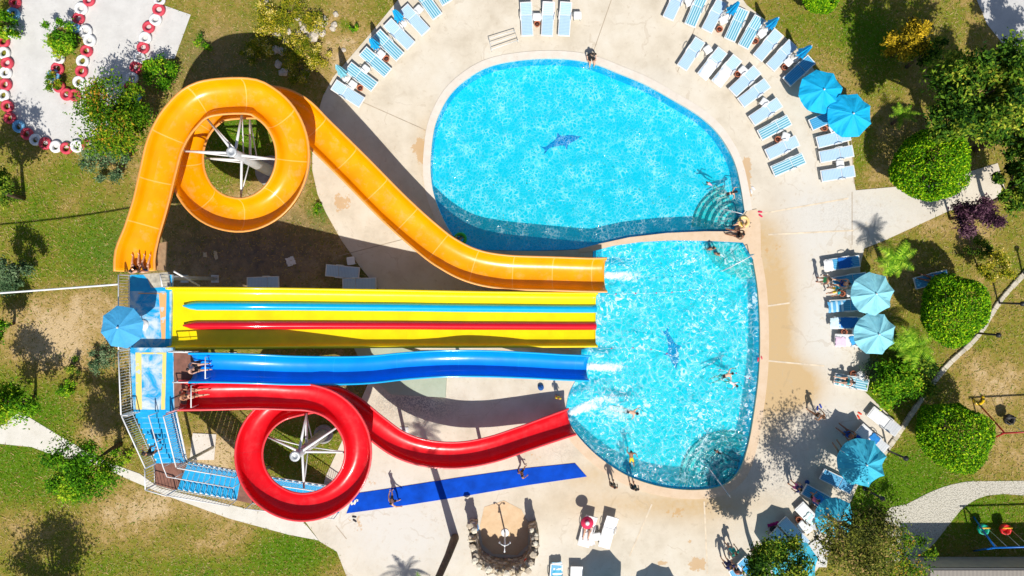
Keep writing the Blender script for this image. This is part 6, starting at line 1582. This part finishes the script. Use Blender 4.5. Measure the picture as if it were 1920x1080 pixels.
person('person at the poolside in the shade of the orange slide with a dark cap', 824, 444, 30, 'sit', .09, 1.6, 'dark', 'black', [('shorts', BLK)])
person('person in black at the poolside next to the green swim ring', 853, 458, 60, 'sit', .09, 1.6, 'tan', 'black', [('shirt', BLK)])
person('child with red cap and yellow shirt standing by the red slide outlet', 1045, 742, 80, 'stand', .045, 1.15, 'tan', 'red', [('shirt', YEL), ('shorts', REDC)], child=True)
person('child in a red swimsuit floating inside the green swim ring', 864, 449, 120, 'sit', -.35, 1.1, 'tan', 'brown', [('swimsuit', REDC)], True, True)
mb = MB(); mb.tube([(.30 * math.cos(R(20 * i)), .30 * math.sin(R(20 * i)), 0) for i in range(19)], .1, 10, cap=False); p = at(863, 448, -.06); tag(mb.build('swim_ring', M('ring_green', (.05, .5, .04), .35, .1), None, tuple(p)), 'green swim ring floating in the shaded corner of the upper pool', 'swim ring')
mb = MB(); mb.tube([(.28 * math.cos(R(20 * i)), .28 * math.sin(R(20 * i)), 0) for i in range(19)], .09, 10, cap=False); p = at(1394, 416, .17); tag(mb.build('swim_ring', M('ring_pale', (.85, .6, .25), .35, .1), None, tuple(p)), 'pale yellow swim ring lying at the corner of the upper pool', 'swim ring')
ball_bag(1014, 726, .18, (0.01, 0.10, 0.36), 'dark blue bag on the deck under the blue slide outlet')
# ------------------------------------------------------------------ camera, sun, sky
cam = bpy.data.cameras.new('camera'); co = bpy.data.objects.new('camera', cam); COL.objects.link(co)
co.location = (0, 0, H); co.rotation_euler = (0, 0, 0)
cam.sensor_width = 36; cam.lens = 36 * (PPM * H) / 1920; cam.clip_end = 1000; cam.clip_start = 0.5
scene.camera = co
sl = bpy.data.lights.new('sun', 'SUN'); so = bpy.data.objects.new('sun', sl); COL.objects.link(so)
d = Vector((-0.17, 0.75, -1.0)).normalized()
so.rotation_euler = d.to_track_quat('-Z', 'Y').to_euler(); so.location = (10, -40, 60)
sl.energy = 4.9; sl.angle = R(0.55); sl.color = (1.0, 0.95, 0.86)
w = bpy.data.worlds.new('World'); scene.world = w; w.use_nodes = True
nt = w.node_tree; bg = nt.nodes['Background']
sky = nt.nodes.new('ShaderNodeTexSky'); sky.sky_type = 'NISHITA'; sky.sun_disc = False
sky.sun_elevation = math.atan2(1.0, math.hypot(.17, .75)); sky.sun_rotation = math.atan2(.17, -.75)
nt.links.new(sky.outputs[0], bg.inputs[0]); bg.inputs[1].default_value = 0.082
vs = scene.view_settings; vs.view_transform = 'Standard'; vs.look = 'None'; vs.exposure = -0.02; vs.gamma = 1.0
scene.render.engine = 'CYCLES'
cy = scene.cycles
cy.max_bounces = 6; cy.diffuse_bounces = 3; cy.glossy_bounces = 2; cy.transparent_max_bounces = 12
cy.caustics_reflective = False; cy.caustics_refractive = False; cy.sample_clamp_indirect = 4.0
cy.use_denoising = True
